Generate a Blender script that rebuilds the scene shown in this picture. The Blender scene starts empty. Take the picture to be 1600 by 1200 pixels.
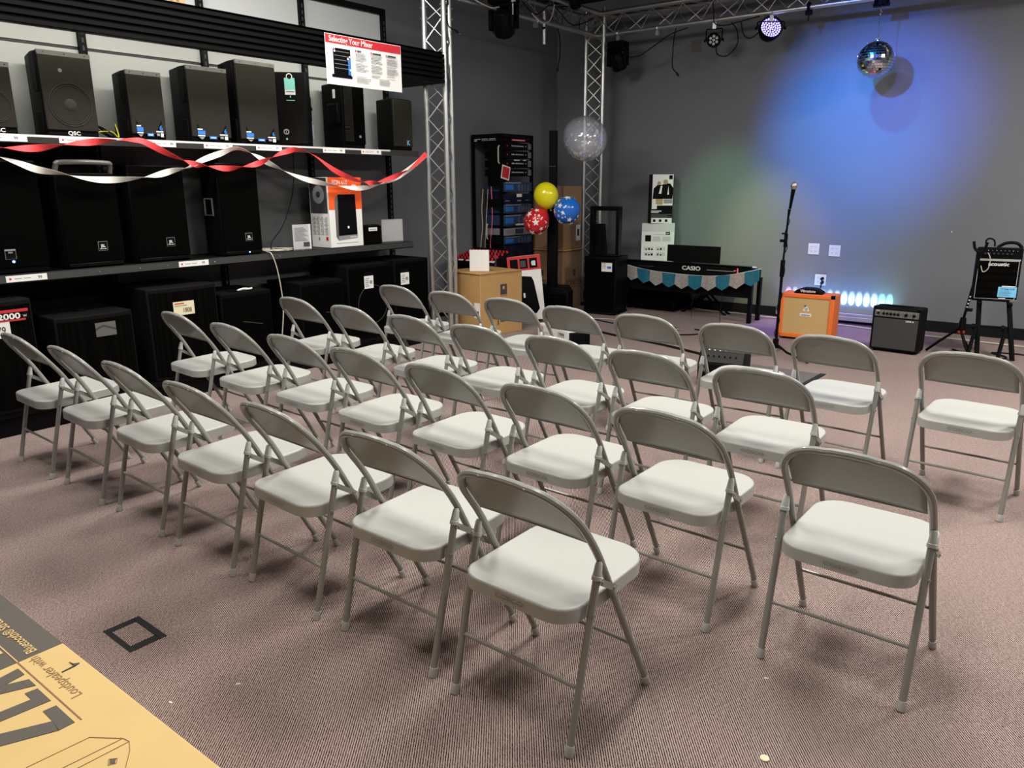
import bpy, bmesh, math, random
from mathutils import Vector, Matrix, Quaternion
random.seed(7)
PI = math.pi
sc = bpy.context.scene
col = sc.collection

# ------------------------------------------------------------------ camera, world, lights, exposure
cd = bpy.data.cameras.new('camera'); cam = bpy.data.objects.new('camera', cd); col.objects.link(cam)
cd.sensor_width = 36; cd.lens = 27.12; cd.clip_start = .05
R = Vector((0.78992522, 0.61318756, -0.00437771)); U = Vector((-0.15017543, 0.20037199, 0.96814173)); F = Vector((-0.59452964, 0.76410214, -0.25036459))
cam.matrix_world = Matrix(((R.x, U.x, -F.x, 0), (R.y, U.y, -F.y, 0), (R.z, U.z, -F.z, 1.4702), (0, 0, 0, 1)))
sc.camera = cam
sc.view_settings.view_transform = 'Standard'; sc.view_settings.look = 'None'
sc.view_settings.exposure = 0.0; sc.view_settings.gamma = 1.0
try: sc.view_settings.use_curve_mapping = False
except Exception: pass
w = bpy.data.worlds.new('world'); sc.world = w; w.use_nodes = True
w.node_tree.nodes['Background'].inputs[0].default_value = (.75, .8, .9, 1)
w.node_tree.nodes['Background'].inputs[1].default_value = .03

def area(name, loc, size, power, color=(1, .97, .9), target=None, spread=PI):
    l = bpy.data.lights.new(name, 'AREA'); l.shape = 'RECTANGLE'; l.size, l.size_y = size
    l.energy = power; l.color = color; l.spread = spread
    o = bpy.data.objects.new(name, l); col.objects.link(o); o.location = loc
    if target is not None:
        o.rotation_euler = (Vector(target) - Vector(loc)).to_track_quat('-Z', 'Y').to_euler()
    return o
def spot(name, loc, target, power, color, angle, blend=1., radius=.05):
    l = bpy.data.lights.new(name, 'SPOT'); l.energy = power; l.color = color
    l.spot_size = math.radians(angle); l.spot_blend = blend; l.shadow_soft_size = radius
    o = bpy.data.objects.new(name, l); col.objects.link(o); o.location = loc
    o.rotation_euler = (Vector(target) - Vector(loc)).to_track_quat('-Z', 'Y').to_euler()
    return o
# shop ceiling troffers (all above the frame)
for i, (x, y, p) in enumerate(((-3.9, 1.2, 55), (-3.9, 3.6, 84), (-1.4, 1.2, 52), (-1.4, 3.6, 84), (1.2, 1.2, 26), (1.2, 3.6, 78), (1.0, 6.2, 185))):
    area('ceiling_troffer', (x, y, 3.5), (.6, 1.2), p)
# tube lamp under the shelf canopy; added fill above it brightens upper slat wall
area('canopy_tube', (-5.08, 2.9, 2.53), (4.6, .05), 24, (1, .98, .86), target=(-5.66, 2.9, 2.1))
area('upper_panel_fill', (-4.6, 1.2, 3.45), (2.4, .3), 60, (.97, .98, 1), target=(-5.7, 2.2, 2.7))
# stage fixtures washing the back wall
spot('blue_wash', (-2.5, 4.4, 3.42), (-2.25, 8.75, 2.06), 1750, (.03, .20, 1), 32, 1., .07)
spot('violet_wash', (-1.2, 4.2, 3.42), (-1.80, 8.75, 2.22), 420, (.20, .17, 1), 25, 1., .08)
spot('cyan_wash', (-2.3, 7.0, 3.42), (-2.45, 8.75, 1.75), 190, (.02, .45, 1), 52, 1., .03)
spot('green_wash', (-3.6, 7.0, 3.40), (-3.70, 8.75, .85), 170, (.30, 1, .42), 36, 1., .05)
spot('amber_wash', (-3.0, 6.9, 3.40), (-3.15, 8.75, .50), 300, (1, .80, .32), 32, 1., .05)
spot('violet_par_beam', (-3.06, 8.12, 2.93), (-2.35, 8.2, 0), 420, (.25, .15, 1), 42, 1., .04)
spot('ball_fill_spot', (-2.9, 6.2, 3.4), (-2.069, 8.25, 2.59), 170, (.3, .95, 1), 7.6, .4, .02)  # added cyan fill, kept narrow to brighten only the mirror ball
# LED bar uplights on the floor behind the amps
LEDX = [-2.86 + k * .0752 for k in range(15)]
for k, x in enumerate(LEDX):
    c = ((.8, .4, 1) if k < 1 else (.45, .68, 1) if k < 13 else (.25, .9, .9))
    spot('led_bar_lamp', (x, 8.67, .10), (x, 8.75, .245), 36, c, 23, .3, .004)
    spot('led_bar_lamp', (x, 8.63, .13), (x, 8.75, .32), 2.6, (.12, .42, 1) if 0 < k < 13 else c, 90, 1., .01)

# ------------------------------------------------------------------ materials
def mat(name, color, rough=.5, metal=0., var=.06, scale=60, bump=0., emit=None, estr=1., spec=None, coat=0.):
    m = bpy.data.materials.new(name); m.use_nodes = True
    nt = m.node_tree; b = nt.nodes['Principled BSDF']
    b.inputs['Roughness'].default_value = rough; b.inputs['Metallic'].default_value = metal
    if spec is None and max(color) < .04 and metal == 0: spec = .06
    if spec is not None: b.inputs['Specular IOR Level'].default_value = spec
    if coat: b.inputs['Coat Weight'].default_value = coat
    tc = nt.nodes.new('ShaderNodeTexCoord'); n = nt.nodes.new('ShaderNodeTexNoise'); n.inputs['Scale'].default_value = scale
    nt.links.new(tc.outputs['Object'], n.inputs['Vector'])
    r = nt.nodes.new('ShaderNodeMix'); r.data_type = 'RGBA'
    lo = tuple(max(0, c * (1 - var)) for c in color[:3]) + (1,); hi = tuple(min(1, c * (1 + var)) for c in color[:3]) + (1,)
    r.inputs[6].default_value = lo; r.inputs[7].default_value = hi
    nt.links.new(n.outputs['Fac'], r.inputs[0]); nt.links.new(r.outputs[2], b.inputs['Base Color'])
    if bump:
        bp = nt.nodes.new('ShaderNodeBump'); bp.inputs['Strength'].default_value = bump; bp.inputs['Distance'].default_value = .002
        nt.links.new(n.outputs['Fac'], bp.inputs['Height']); nt.links.new(bp.outputs['Normal'], b.inputs['Normal'])
    if emit:
        b.inputs['Emission Color'].default_value = tuple(emit[:3]) + (1,); b.inputs['Emission Strength'].default_value = estr
    return m
def lin(r, g, b):
    return tuple(((c / 255 + .055) / 1.055) ** 2.4 if c > 10 else c / 255 / 12.92 for c in (r, g, b))

def grille_mat(name, color, scale=220, contrast=.75):
    m = mat(name, color, .7, 0, spec=0.); nt = m.node_tree; b = nt.nodes['Principled BSDF']
    tc = nt.nodes['Texture Coordinate']; v = nt.nodes.new('ShaderNodeTexVoronoi'); v.inputs['Scale'].default_value = scale; v.inputs['Randomness'].default_value = .15
    nt.links.new(tc.outputs['Object'], v.inputs['Vector'])
    cr = nt.nodes.new('ShaderNodeValToRGB'); cr.color_ramp.elements[0].position = .25; cr.color_ramp.elements[1].position = .5
    cr.color_ramp.elements[0].color = tuple(c * (1 - contrast) for c in color) + (1,); cr.color_ramp.elements[1].color = tuple(color) + (1,)
    nt.links.new(v.outputs['Distance'], cr.inputs[0]); nt.links.new(cr.outputs[0], b.inputs['Base Color'])
    return m

def carpet_mat():
    m = bpy.data.materials.new('carpet'); m.use_nodes = True; nt = m.node_tree; N = nt.nodes.new; L = nt.links.new
    b = nt.nodes['Principled BSDF']; b.inputs['Roughness'].default_value = .95; b.inputs['Specular IOR Level'].default_value = .1
    tc = N('ShaderNodeTexCoord'); mp = N('ShaderNodeMapping'); mp.inputs['Rotation'].default_value = (0, 0, math.radians(52))
    L(tc.outputs['Object'], mp.inputs['Vector'])
    wv = N('ShaderNodeTexWave'); wv.wave_type = 'BANDS'; wv.bands_direction = 'Y'; wv.inputs['Scale'].default_value = 48
    wv.inputs['Distortion'].default_value = 2.2; wv.inputs['Detail'].default_value = 3; wv.inputs['Detail Scale'].default_value = 2.2; wv.inputs['Detail Roughness'].default_value = .75
    L(mp.outputs[0], wv.inputs['Vector'])
    # knots that break the ribs into short stitches
    mp2 = N('ShaderNodeMapping'); mp2.inputs['Rotation'].default_value = (0, 0, math.radians(52)); mp2.inputs['Scale'].default_value = (70, 190, 1); L(tc.outputs['Object'], mp2.inputs['Vector'])
    kn = N('ShaderNodeTexNoise'); kn.inputs['Scale'].default_value = 1.; kn.inputs['Detail'].default_value = 1; L(mp2.outputs[0], kn.inputs['Vector'])
    ad = N('ShaderNodeMath'); ad.operation = 'MULTIPLY_ADD'; ad.inputs[1].default_value = .9; L(kn.outputs['Fac'], ad.inputs[0]); L(wv.outputs['Fac'], ad.inputs[2])
    br = N('ShaderNodeValToRGB'); e = br.color_ramp.elements; e[0].position = .52; e[0].color = (.022, .014, .015, 1); e[1].position = 1.02 - .02; e[1].color = (.425, .322, .296, 1)
    mid = br.color_ramp.elements.new(.78); mid.color = (.175, .124, .117, 1)
    L(ad.outputs[0], br.inputs[0])
    n2 = N('ShaderNodeTexNoise'); n2.inputs['Scale'].default_value = 1.1; n2.inputs['Detail'].default_value = 4; L(tc.outputs['Object'], n2.inputs['Vector'])
    n3 = N('ShaderNodeTexNoise'); n3.inputs['Scale'].default_value = 260; L(tc.outputs['Object'], n3.inputs['Vector'])
    r1 = N('ShaderNodeMapRange'); r1.inputs['To Min'].default_value = .82; r1.inputs['To Max'].default_value = 1.15; L(n2.outputs['Fac'], r1.inputs[0])
    r2 = N('ShaderNodeMapRange'); r2.inputs['To Min'].default_value = .75; r2.inputs['To Max'].default_value = 1.25; L(n3.outputs['Fac'], r2.inputs[0])
    mm = N('ShaderNodeMath'); mm.operation = 'MULTIPLY'; L(r1.outputs[0], mm.inputs[0]); L(r2.outputs[0], mm.inputs[1])
    mx = N('ShaderNodeVectorMath'); mx.operation = 'SCALE'; L(br.outputs['Color'], mx.inputs[0]); L(mm.outputs[0], mx.inputs['Scale'])
    L(mx.outputs[0], b.inputs['Base Color'])
    bp = N('ShaderNodeBump'); bp.inputs['Strength'].default_value = .5; bp.inputs['Distance'].default_value = .002; L(wv.outputs['Fac'], bp.inputs['Height']); L(bp.outputs['Normal'], b.inputs['Normal'])
    return m

M = dict(
    carpet=carpet_mat(),
    wall=mat('wall_paint', (.165, .173, .188), .75, var=.03, scale=3, bump=.05),
    wall_far=mat('other_wall_paint', (.10, .10, .10), .8, var=.03, scale=3),
    ceil=mat('ceiling_black', (.03, .03, .033), .9),
    base=mat('rubber_baseboard', (.012, .012, .014), .5),
    chair=mat('chair_paint', (.262, .262, .236), .36, .0, var=.05, scale=500, bump=.03, coat=.15),
    seat=mat('seat_paint', (.415, .418, .394), .45, .0, var=.03, scale=400, bump=.02, coat=.04),
    cap=mat('plastic_cap', (.50, .51, .49), .45),
    rivet=mat('rivet_steel', (.3, .3, .28), .5, .3),
    blk=mat('black_plastic', (.0035, .0035, .004), .5),
    blk2=mat('black_tolex', (.006, .0055, .0055), .7, bump=.3, scale=500),
    blkcarp=mat('black_speaker_carpet', (.003, .003, .003), .95, bump=.4, scale=400),
    blkgl=mat('gloss_black', (.004, .004, .0045), .3),
    steel=mat('black_shelf_steel', (.0045, .0045, .0045), .42),
    steel2=mat('shelf_edge_steel', (.035, .034, .032), .4),
    slat=mat('pale_wall_panel', (.52, .53, .52), .55, var=.02, scale=4),
    slatd=mat('grey_back_panel', (.075, .077, .08), .6, var=.02, scale=4),
    trim=mat('grey_trim', (.12, .118, .105), .4),
    grille=grille_mat('speaker_grille', (.040, .037, .031)),
    grille2=grille_mat('dark_speaker_grille', (.0035, .0034, .0032), 150),
    cone=mat('speaker_cone', (.035, .033, .03), .6),
    white=mat('white_paper', (.78, .77, .74), .6, var=.02),
    offw=mat('off_white_print', (.62, .61, .6), .6),
    grey=mat('grey_print', (.25, .25, .26), .6),
    dgrey=mat('dark_print', (.04, .04, .045), .6),
    red=mat('red_print', (.55, .02, .03), .55),
    orange=mat('orange_print', (.85, .10, .012), .55),
    blue=mat('blue_print', (.02, .17, .6), .5),
    lblue=mat('light_blue_label', (.16, .5, .8), .5),
    teal=mat('teal_tag', (.25, .68, .6), .6),
    alu=mat('aluminium_tube', (.62, .62, .60), .34, .9, var=.05, scale=90),
    card=mat('cardboard', (.46, .265, .095), .8, var=.1, scale=12),
    card2=mat('brown_cardboard', (.27, .16, .085), .8, var=.1, scale=12),
    cardy=mat('pale_cardboard', (.66, .46, .185), .75, var=.05, scale=10),
    cardink=mat('carton_ink', (.10, .085, .07), .75),
    cardline=mat('carton_brown_line', (.30, .17, .08), .75),
    streamr=mat('red_crepe', (.78, .045, .05), .6, var=.08, scale=300, bump=.2),
    streamw=mat('white_crepe', (.82, .78, .70), .6, var=.04, scale=300, bump=.2),
    bally=mat('yellow_balloon', (.86, .76, .01), .22, coat=.4),
    ballr=mat('red_balloon', (.62, .015, .02), .22, coat=.4),
    ballb=mat('blue_balloon', (.015, .15, .62), .22, coat=.4),
    star=mat('star_print', (.88, .86, .84), .4),
    tol=mat('orange_tolex', (.80, .17, .02), .6, bump=.3, scale=500, var=.05),
    weave=mat('amp_grille_cloth', (.55, .36, .15), .85, bump=.5, scale=350, var=.25),
    greycloth=mat('grey_grille_cloth', (.04, .04, .04), .85, bump=.5, scale=350, var=.3),
    silver=mat('silver_panel', (.45, .45, .55), .4, .5),
    rackblue=mat('rack_blue_panel', (.02, .05, .12), .45),
    racknavy=mat('rack_navy_panel', (.012, .014, .035), .45),
    knob=mat('red_knob', (.6, .02, .03), .35),
    pwhite=mat('outlet_plastic', (.62, .62, .62), .4),
    pennt=mat('teal_foil_fabric', (.02, .17, .26), .35, .3, var=.5, scale=45, bump=.6),
    penns=mat('silver_foil_fabric', (.42, .38, .37), .4, .4, var=.5, scale=55, bump=.7),
    cord=mat('black_cable', (.012, .012, .013), .5),
    cordw=mat('pale_cable', (.5, .45, .38), .5),
    tape=mat('black_gaffer_tape', (.028, .028, .03), .7),
    matm=mat('floor_mat', (.13, .115, .115), .9, bump=.4, scale=200),
    chrome=mat('chrome', (.8, .8, .8), .15, 1.),
    mesh=mat('microphone_mesh', (.42, .38, .33), .35, .8, var=.4, scale=500, bump=.5),
    mirror=mat('mirror_tile', (.75, .8, .85), .08, 1., var=.05),
    mirgap=mat('mirror_ball_core', (.10, .12, .14), .5, .3),
    led=mat('lit_led', (.2, .3, 1), .4, emit=(.35, .3, 1), estr=3.),
    ledw=mat('unlit_led_lens', (.5, .5, .47), .2),
    ledon=mat('white_hot_led', (1, 1, 1), .4, emit=(.75, .85, 1), estr=14.),
    dotb=mat('blue_power_led', (.1, .2, 1), .4, emit=(.15, .3, 1), estr=6.),
    redl=mat('red_display', (.6, .02, .02), .4, emit=(1, .03, .02), estr=3.),
    pink=mat('pink_tape', (.8, .15, .2), .5),
    wood=mat('edge_tan', (.42, .3, .15), .7),
    khaki=mat('bottle_cap_cream', (.75, .68, .45), .5),
)
def clear_mat(name, tint=(1, 1, 1), refl=.12, alpha=.12, acol=(.75, .78, .9)):
    m = bpy.data.materials.new(name); m.use_nodes = True; nt = m.node_tree; nt.nodes.clear(); N = nt.nodes.new; L = nt.links.new
    out = N('ShaderNodeOutputMaterial'); t = N('ShaderNodeBsdfTransparent'); t.inputs[0].default_value = tint + (1,)
    g = N('ShaderNodeBsdfGlossy'); g.inputs['Roughness'].default_value = .08
    d = N('ShaderNodeBsdfDiffuse'); d.inputs[0].default_value = acol + (1,)
    lw = N('ShaderNodeLayerWeight'); lw.inputs['Blend'].default_value = .35
    m1 = N('ShaderNodeMixShader'); m1.inputs[0].default_value = alpha; L(t.outputs[0], m1.inputs[1]); L(d.outputs[0], m1.inputs[2])
    mr = N('ShaderNodeMapRange'); mr.inputs['To Min'].default_value = refl * .5; mr.inputs['To Max'].default_value = min(1, refl * 5); L(lw.outputs['Facing'], mr.inputs[0])
    m2 = N('ShaderNodeMixShader'); L(mr.outputs[0], m2.inputs[0]); L(m1.outputs[0], m2.inputs[1]); L(g.outputs[0], m2.inputs[2]); L(m2.outputs[0], out.inputs[0])
    return m
M['clear'] = clear_mat('clear_balloon_film', refl=.16, alpha=.30)
M['acryl'] = clear_mat('clear_acrylic', refl=.06, alpha=.06)

# ------------------------------------------------------------------ mesh helpers
class MB:
    def __init__(s): s.v = []; s.f = []; s.m = []; s.T = None
    def add(s, vs, fs, m=0):
        b = len(s.v); T = s.T
        s.v += [tuple(T @ Vector(p)) if T else tuple(p) for p in vs]
        s.f += [tuple(b + i for i in f) for f in fs]; s.m += [m] * len(fs); return s
    def box(s, x0, x1, y0, y1, z0, z1, m=0):
        return s.add([(x0, y0, z0), (x1, y0, z0), (x1, y1, z0), (x0, y1, z0), (x0, y0, z1), (x1, y0, z1), (x1, y1, z1), (x0, y1, z1)],
                     [(0, 3, 2, 1), (4, 5, 6, 7), (0, 1, 5, 4), (1, 2, 6, 5), (2, 3, 7, 6), (3, 0, 4, 7)], m)
    def prism(s, poly, a0, a1, ax='y', m=0):
        # poly in the two other axes, (x,z) for y, (y,z) for x, (x,y) for z
        f = {'y': lambda p, a: (p[0], a, p[1]), 'x': lambda p, a: (a, p[0], p[1]), 'z': lambda p, a: (p[0], p[1], a)}[ax]
        n = len(poly); vs = [f(p, a0) for p in poly] + [f(p, a1) for p in poly]
        fs = [tuple(range(n)), tuple(range(2 * n - 1, n - 1, -1))] + [(i, i + n, (i + 1) % n + n, (i + 1) % n) for i in range(n)]
        return s.add(vs, fs, m)
    def tube(s, pts, r, n=8, m=0, closed=False):
        pts = [Vector(p) for p in pts]; N = len(pts)
        rr = r if isinstance(r, (list, tuple)) else [r] * N
        tang = []
        for i in range(N):
            a = pts[(i - 1) % N] if closed or i > 0 else pts[i]; b = pts[(i + 1) % N] if closed or i < N - 1 else pts[i]
            t = (b - a); tang.append(t.normalized() if t.length > 1e-9 else Vector((0, 0, 1)))
        t0 = tang[0]; nrm = t0.orthogonal().normalized(); vs = []
        for i in range(N):
            if i: nrm = tang[i - 1].rotation_difference(tang[i]) @ nrm
            nrm = (nrm - tang[i] * nrm.dot(tang[i])).normalized(); bi = tang[i].cross(nrm)
            for k in range(n):
                a = 2 * PI * k / n; vs.append(pts[i] + (nrm * math.cos(a) + bi * math.sin(a)) * rr[i])
        fs = []
        for i in range(N if closed else N - 1):
            j = (i + 1) % N
            for k in range(n): fs.append((i * n + k, i * n + (k + 1) % n, j * n + (k + 1) % n, j * n + k))
        if not closed: fs += [tuple(reversed(range(n))), tuple(range((N - 1) * n, N * n))]
        return s.add(vs, fs, m)
    def cyl(s, p0, p1, r0, r1=None, n=14, m=0): return s.tube([p0, p1], [r0, r0 if r1 is None else r1], n, m)
    def lathe(s, prof, c=(0, 0, 0), n=24, m=0):
        vs = []; P = len(prof)
        for k in range(n):
            a = 2 * PI * k / n
            for (r, z) in prof: vs.append((c[0] + r * math.cos(a), c[1] + r * math.sin(a), c[2] + z))
        fs = []
        for k in range(n):
            j = (k + 1) % n
            for i in range(P - 1): fs.append((k * P + i, j * P + i, j * P + i + 1, k * P + i + 1))
        if prof[0][0] > 1e-6: fs.append(tuple(k * P for k in reversed(range(n))))
        if prof[-1][0] > 1e-6: fs.append(tuple(k * P + P - 1 for k in range(n)))
        return s.add(vs, fs, m)
    def disc(s, c, nrm, r, n=20, m=0, t=.001):
        c = Vector(c); nrm = Vector(nrm).normalized(); return s.tube([c, c + nrm * t], r, n, m)
    # flat print on a face looking to -y (thin slab)
    def pr(s, x0, x1, z0, z1, y=0, m=0, t=.0012): return s.box(x0, x1, y - t, y, z0, z1, m)
    # flat print on a top face
    def pt(s, x0, x1, y0, y1, z, m=0, t=.0012): return s.box(x0, x1, y0, y1, z, z + t, m)
    def text(s, txt, x, y, size, plane='xz', off=0., m=0, bold=.0, align='CENTER', sx=1., depth=.0008):
        vs, fs = text_geo(txt, bold, align)
        if plane == 'xz': g = lambda a, b: (x + a * size * sx, off - depth, y + b * size)
        elif plane == 'xy': g = lambda a, b: (x + a * size * sx, y + b * size, off + depth)
        elif plane == 'xy180': g = lambda a, b: (x - a * size * sx, y - b * size, off + depth)
        elif plane == 'yz': g = lambda a, b: (off + depth, x + a * size * sx, y + b * size)
        return s.add([g(a, b) for a, b in vs], fs, m)
    def build(s, name, mats, parent=None, bevel=0., seg=2, smooth=True, ang=35, loc=None):
        me = bpy.data.meshes.new(name); me.from_pydata(s.v, [], s.f)
        if not isinstance(mats, (list, tuple)): mats = [mats]
        for q in mats: me.materials.append(M[q] if isinstance(q, str) else q)
        me.polygons.foreach_set('material_index', s.m)
        bm = bmesh.new(); bm.from_mesh(me); bmesh.ops.recalc_face_normals(bm, faces=bm.faces); bm.to_mesh(me); bm.free()
        if smooth:
            me.polygons.foreach_set('use_smooth', [True] * len(me.polygons)); me.set_sharp_from_angle(angle=math.radians(ang))
        me.update()
        o = bpy.data.objects.new(name, me); col.objects.link(o)
        if parent: o.parent = parent
        if loc: o.location = loc
        if bevel:
            b = o.modifiers.new('bevel', 'BEVEL'); b.width = bevel; b.segments = seg; b.limit_method = 'ANGLE'; b.angle_limit = math.radians(40)
            b.harden_normals = False
        return o
_tc = {}
def text_geo(txt, bold, align):
    k = (txt, bold, align)
    if k not in _tc:
        cu = bpy.data.curves.new('t', 'FONT'); cu.body = txt; cu.align_x = align; cu.offset = bold; cu.resolution_u = 3
        o = bpy.data.objects.new('t', cu); col.objects.link(o)
        dg = bpy.context.evaluated_depsgraph_get(); ev = o.evaluated_get(dg); me = ev.to_mesh()
        _tc[k] = ([(v.co.x, v.co.y) for v in me.vertices], [tuple(p.vertices) for p in me.polygons])
        ev.to_mesh_clear(); bpy.data.objects.remove(o); bpy.data.curves.remove(cu)
    return _tc[k]
def tag(o, label=None, cat=None, group=None, kind=None):
    if label: o['label'] = label
    if cat: o['category'] = cat
    if group: o['group'] = group
    if kind: o['kind'] = kind
    return o
def thing(name, label, cat, loc=(0, 0, 0), rz=0., group=None):
    o = bpy.data.objects.new(name, None); col.objects.link(o); o.empty_display_size = .1
    o.location = loc; o.rotation_euler = (0, 0, rz); return tag(o, label, cat, group)
def kids(o): return [c for c in bpy.data.objects if c.parent == o]
def copy_tree(o, parent=None):
    c = o.copy(); col.objects.link(c)
    if parent: c.parent = parent
    for ch in kids(o): copy_tree(ch, c)
    return c
def smooth_path(pts, sub=6):
    P = [Vector(p) for p in pts]; out = []
    for i in range(len(P) - 1):
        p0 = P[max(i - 1, 0)]; p1 = P[i]; p2 = P[i + 1]; p3 = P[min(i + 2, len(P) - 1)]
        for k in range(sub):
            t = k / sub
            out.append(.5 * ((2 * p1) + (-p0 + p2) * t + (2 * p0 - 5 * p1 + 4 * p2 - p3) * t * t + (-p0 + 3 * p1 - 3 * p2 + p3) * t ** 3))
    out.append(P[-1]); return out

# ------------------------------------------------------------------ setting
YB = 8.75; XL = -6.05; ZC = 3.62; XR = 4.2; YF = -4.2
def struct(name, mb, m, **k):
    o = mb.build(name, m, smooth=False, **k); o['kind'] = 'structure'; return o
struct('floor', MB().box(XL - .1, XR + .1, YF - .1, YB + .1, -.1, 0), 'carpet')
struct('ceiling', MB().box(XL - .1, XR + .1, YF - .1, YB + .1, ZC, ZC + .1), 'ceil')
struct('wall_back', MB().box(XL - .1, XR + .1, YB, YB + .1, 0, ZC), 'wall')
struct('wall_left', MB().box(XL - .1, XL, YF, YB, 0, ZC), 'wall')
struct('wall_right', MB().box(XR, XR + .1, YF, YB, 0, ZC), 'wall_far')
struct('wall_front', MB().box(XL - .1, XR + .1, YF - .1, YF, 0, ZC), 'wall_far')
struct('baseboard_back', MB().box(XL, XR, YB - .012, YB, 0, .11), 'base')
struct('baseboard_left', MB().box(XL, XL + .012, YF, YB - .012, 0, .11), 'base')

# ------------------------------------------------------------------ folding chairs
def make_chair():
    t = thing('folding_chair', 'x', 'chair')
    rt = .0108
    # side profile of the front tube / back hoop: y as a function of z
    def yz(z):
        if z < .50: return .4065 - .525 * z
        y0 = .4065 - .525 * .5
        s = min(1, (z - .50) / .08); k = .525 + (.72 - .525) * s * .5
        if z < .58: return y0 - (z - .50) * k
        y1 = y0 - .08 * (.525 + .72) / 2
        return y1 - (z - .58) * .72
    hw = .2050; zt = .737
    # hoop
    pts = []
    zs = [.40, .44, .48, .52, .56, .585, .605]
    left = [(-hw, yz(z), z) for z in zs]
    arc = []; cz = .612; rx = .135; rz_ = zt - .006 - cz
    for k in range(1, 13):
        a = PI / 2 * k / 12
        x = hw - rx + rx * math.cos(a) ** .9; z = cz + rz_ * math.sin(a) ** .95
        arc.append((x, z))
    mid = [(.035, zt - .001), (0, zt)]
    right_half = [(hw, z) for z in zs] + arc + [(.05, zt - .002)]
    path = [(-x, yz(z), z) for x, z in right_half] + [(0, yz(zt), zt)] + [(x, yz(z), z) for x, z in reversed(right_half)]
    hoop = MB().tube(path, rt, 10).build('back_frame', 'chair', t)
    # rivets on the hoop
    for sx in (-1, 1):
        z = zt - .003; MB().disc((sx * .077, yz(z) - rt * .8, z - .003), (0, -1, -.2), .004, 8, t=.002).build('rivet', 'rivet', hoop)
    # backrest panel, curved sheet inside the hoop, rolled lower edge
    b = MB(); nx = 16; rows = 8; vs = []; fs = []
    def outline(x):  # top z of the panel at lateral x
        ax = abs(x); e = hw - rx
        if ax <= e: return zt - .004
        q = min(1, (ax - e) / rx); return cz + rz_ * (1 - q ** 2.3) ** (1 / 2.1)
    X = [(-.190 + .380 * i / nx) for i in range(nx + 1)]
    for i, x in enumerate(X):
        zb = .566 + .004 * (x / .19) ** 2; ztop = max(outline(x * .99) - .002, zb + .004)
        for j in range(rows + 1):
            z = zb + (ztop - zb) * j / rows
            bow = .010 * (1 - (x / .19) ** 2) * (1 - j / rows) ** .8
            vs.append((x, yz(z) + bow + .0055, z))
    for i in range(nx):
        for j in range(rows):
            a = i * (rows + 1) + j; fs.append((a, a + rows + 1, a + rows + 2, a + 1))
    b.add(vs, fs)
    br = b.build('backrest', 'chair', t)
    sm = br.modifiers.new('thick', 'SOLIDIFY'); sm.thickness = .0016; sm.offset = 0
    MB().tube([(x, yz(.566) + .010 * (1 - (x / .19) ** 2) + .005, .566 + .004 * (x / .19) ** 2) for x in X], .0032, 6).build('rolled_edge', 'chair', br)
    # front legs
    for sx in (-1, 1):
        l = MB().tube([(sx * .209, yz(.006) + 0, .012), (sx * .2075, yz(.2), .2), (sx * .2055, yz(.402), .402)], rt, 10).build('leg', 'chair', t)
        y0 = yz(.01); MB().tube([(sx * .209, y0 + .001, 0), (sx * .209, y0, .004), (sx * .209, y0 - .014, .034)], [.0125, .0135, .0125], 12).build('foot_cap', 'cap', l)
        # rear leg
        p = lambda q: Vector((sx * (.2085 + .0015 * q), .1200 * q, .503 * q))
        l = MB().tube([p(.02), p(.96)], rt, 10).build('leg', 'chair', t)
        MB().tube([p(0), p(.006), p(.06)], [.0125, .0137, .0125], 12).build('foot_cap', 'cap', l)
        MB().tube([p(.935), p(.955), p(.957), p(1.018), p(1.03)], [.0142, .0142, .0128, .0098, .007], 12).build('top_cap', 'cap', l)
        for q in (.755,): MB().disc(p(q) + Vector((sx * .009, -.004, 0)), (sx, -.4, 0), .005, 8, t=.004).build('rivet', 'rivet', l)
        # link between rear leg and hoop tube
        a = p(.92) + Vector((-sx * .0, .010, 0)); c = Vector((sx * .212, yz(.428) - .002, .424))
        lk = MB(); d = (c - a).normalized(); nn = Vector((sx, 0, 0)); up = d.cross(nn).normalized() * .009
        o_ = Vector((sx * .0125, 0, 0)); q_ = Vector((sx * .004, 0, 0)); a2 = a - d * .012; c2 = c + d * .012
        base = Vector((sx * .2095, 0, 0))
        vs = []
        for off in (.0115, .0145):
            for P, w_ in ((a2, .8), (a2 + d * .008, 1), (c2 - d * .008, 1), (c2, .8)):
                Q = Vector((sx * (.209 + off), P.y, P.z)); vs += [Q + up * w_, Q - up * w_]
        fs = [(0, 2, 3, 1), (2, 4, 5, 3), (4, 6, 7, 5), (8, 9, 11, 10), (10, 11, 13, 12), (12, 13, 15, 14), (0, 1, 9, 8), (6, 14, 15, 7)]
        fs += [(i, i + 8, i + 10, i + 2) for i in (0, 2, 4)] + [(i, i + 2, i + 10, i + 8) for i in (1, 3, 5)]
        lk.add(vs, fs); lk.disc((sx * .2235, a.y, a.z), (sx, 0, 0), .0045, 8, t=.003, m=1); lk.disc((sx * .2235, c.y, c.z), (sx, 0, 0), .0045, 8, t=.003, m=1)
        lk.build('hinge_link', ['chair', 'rivet'], t)
    # stretchers
    q = .36; MB().cyl((-.2, .120 * q, .503 * q), (.2, .120 * q, .503 * q), .0058, n=8).build('stretcher', 'chair', t)
    z = .183; MB().cyl((-.2, yz(z), z), (.2, yz(z), z), .0058, n=8).build('stretcher', 'chair', t)
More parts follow.
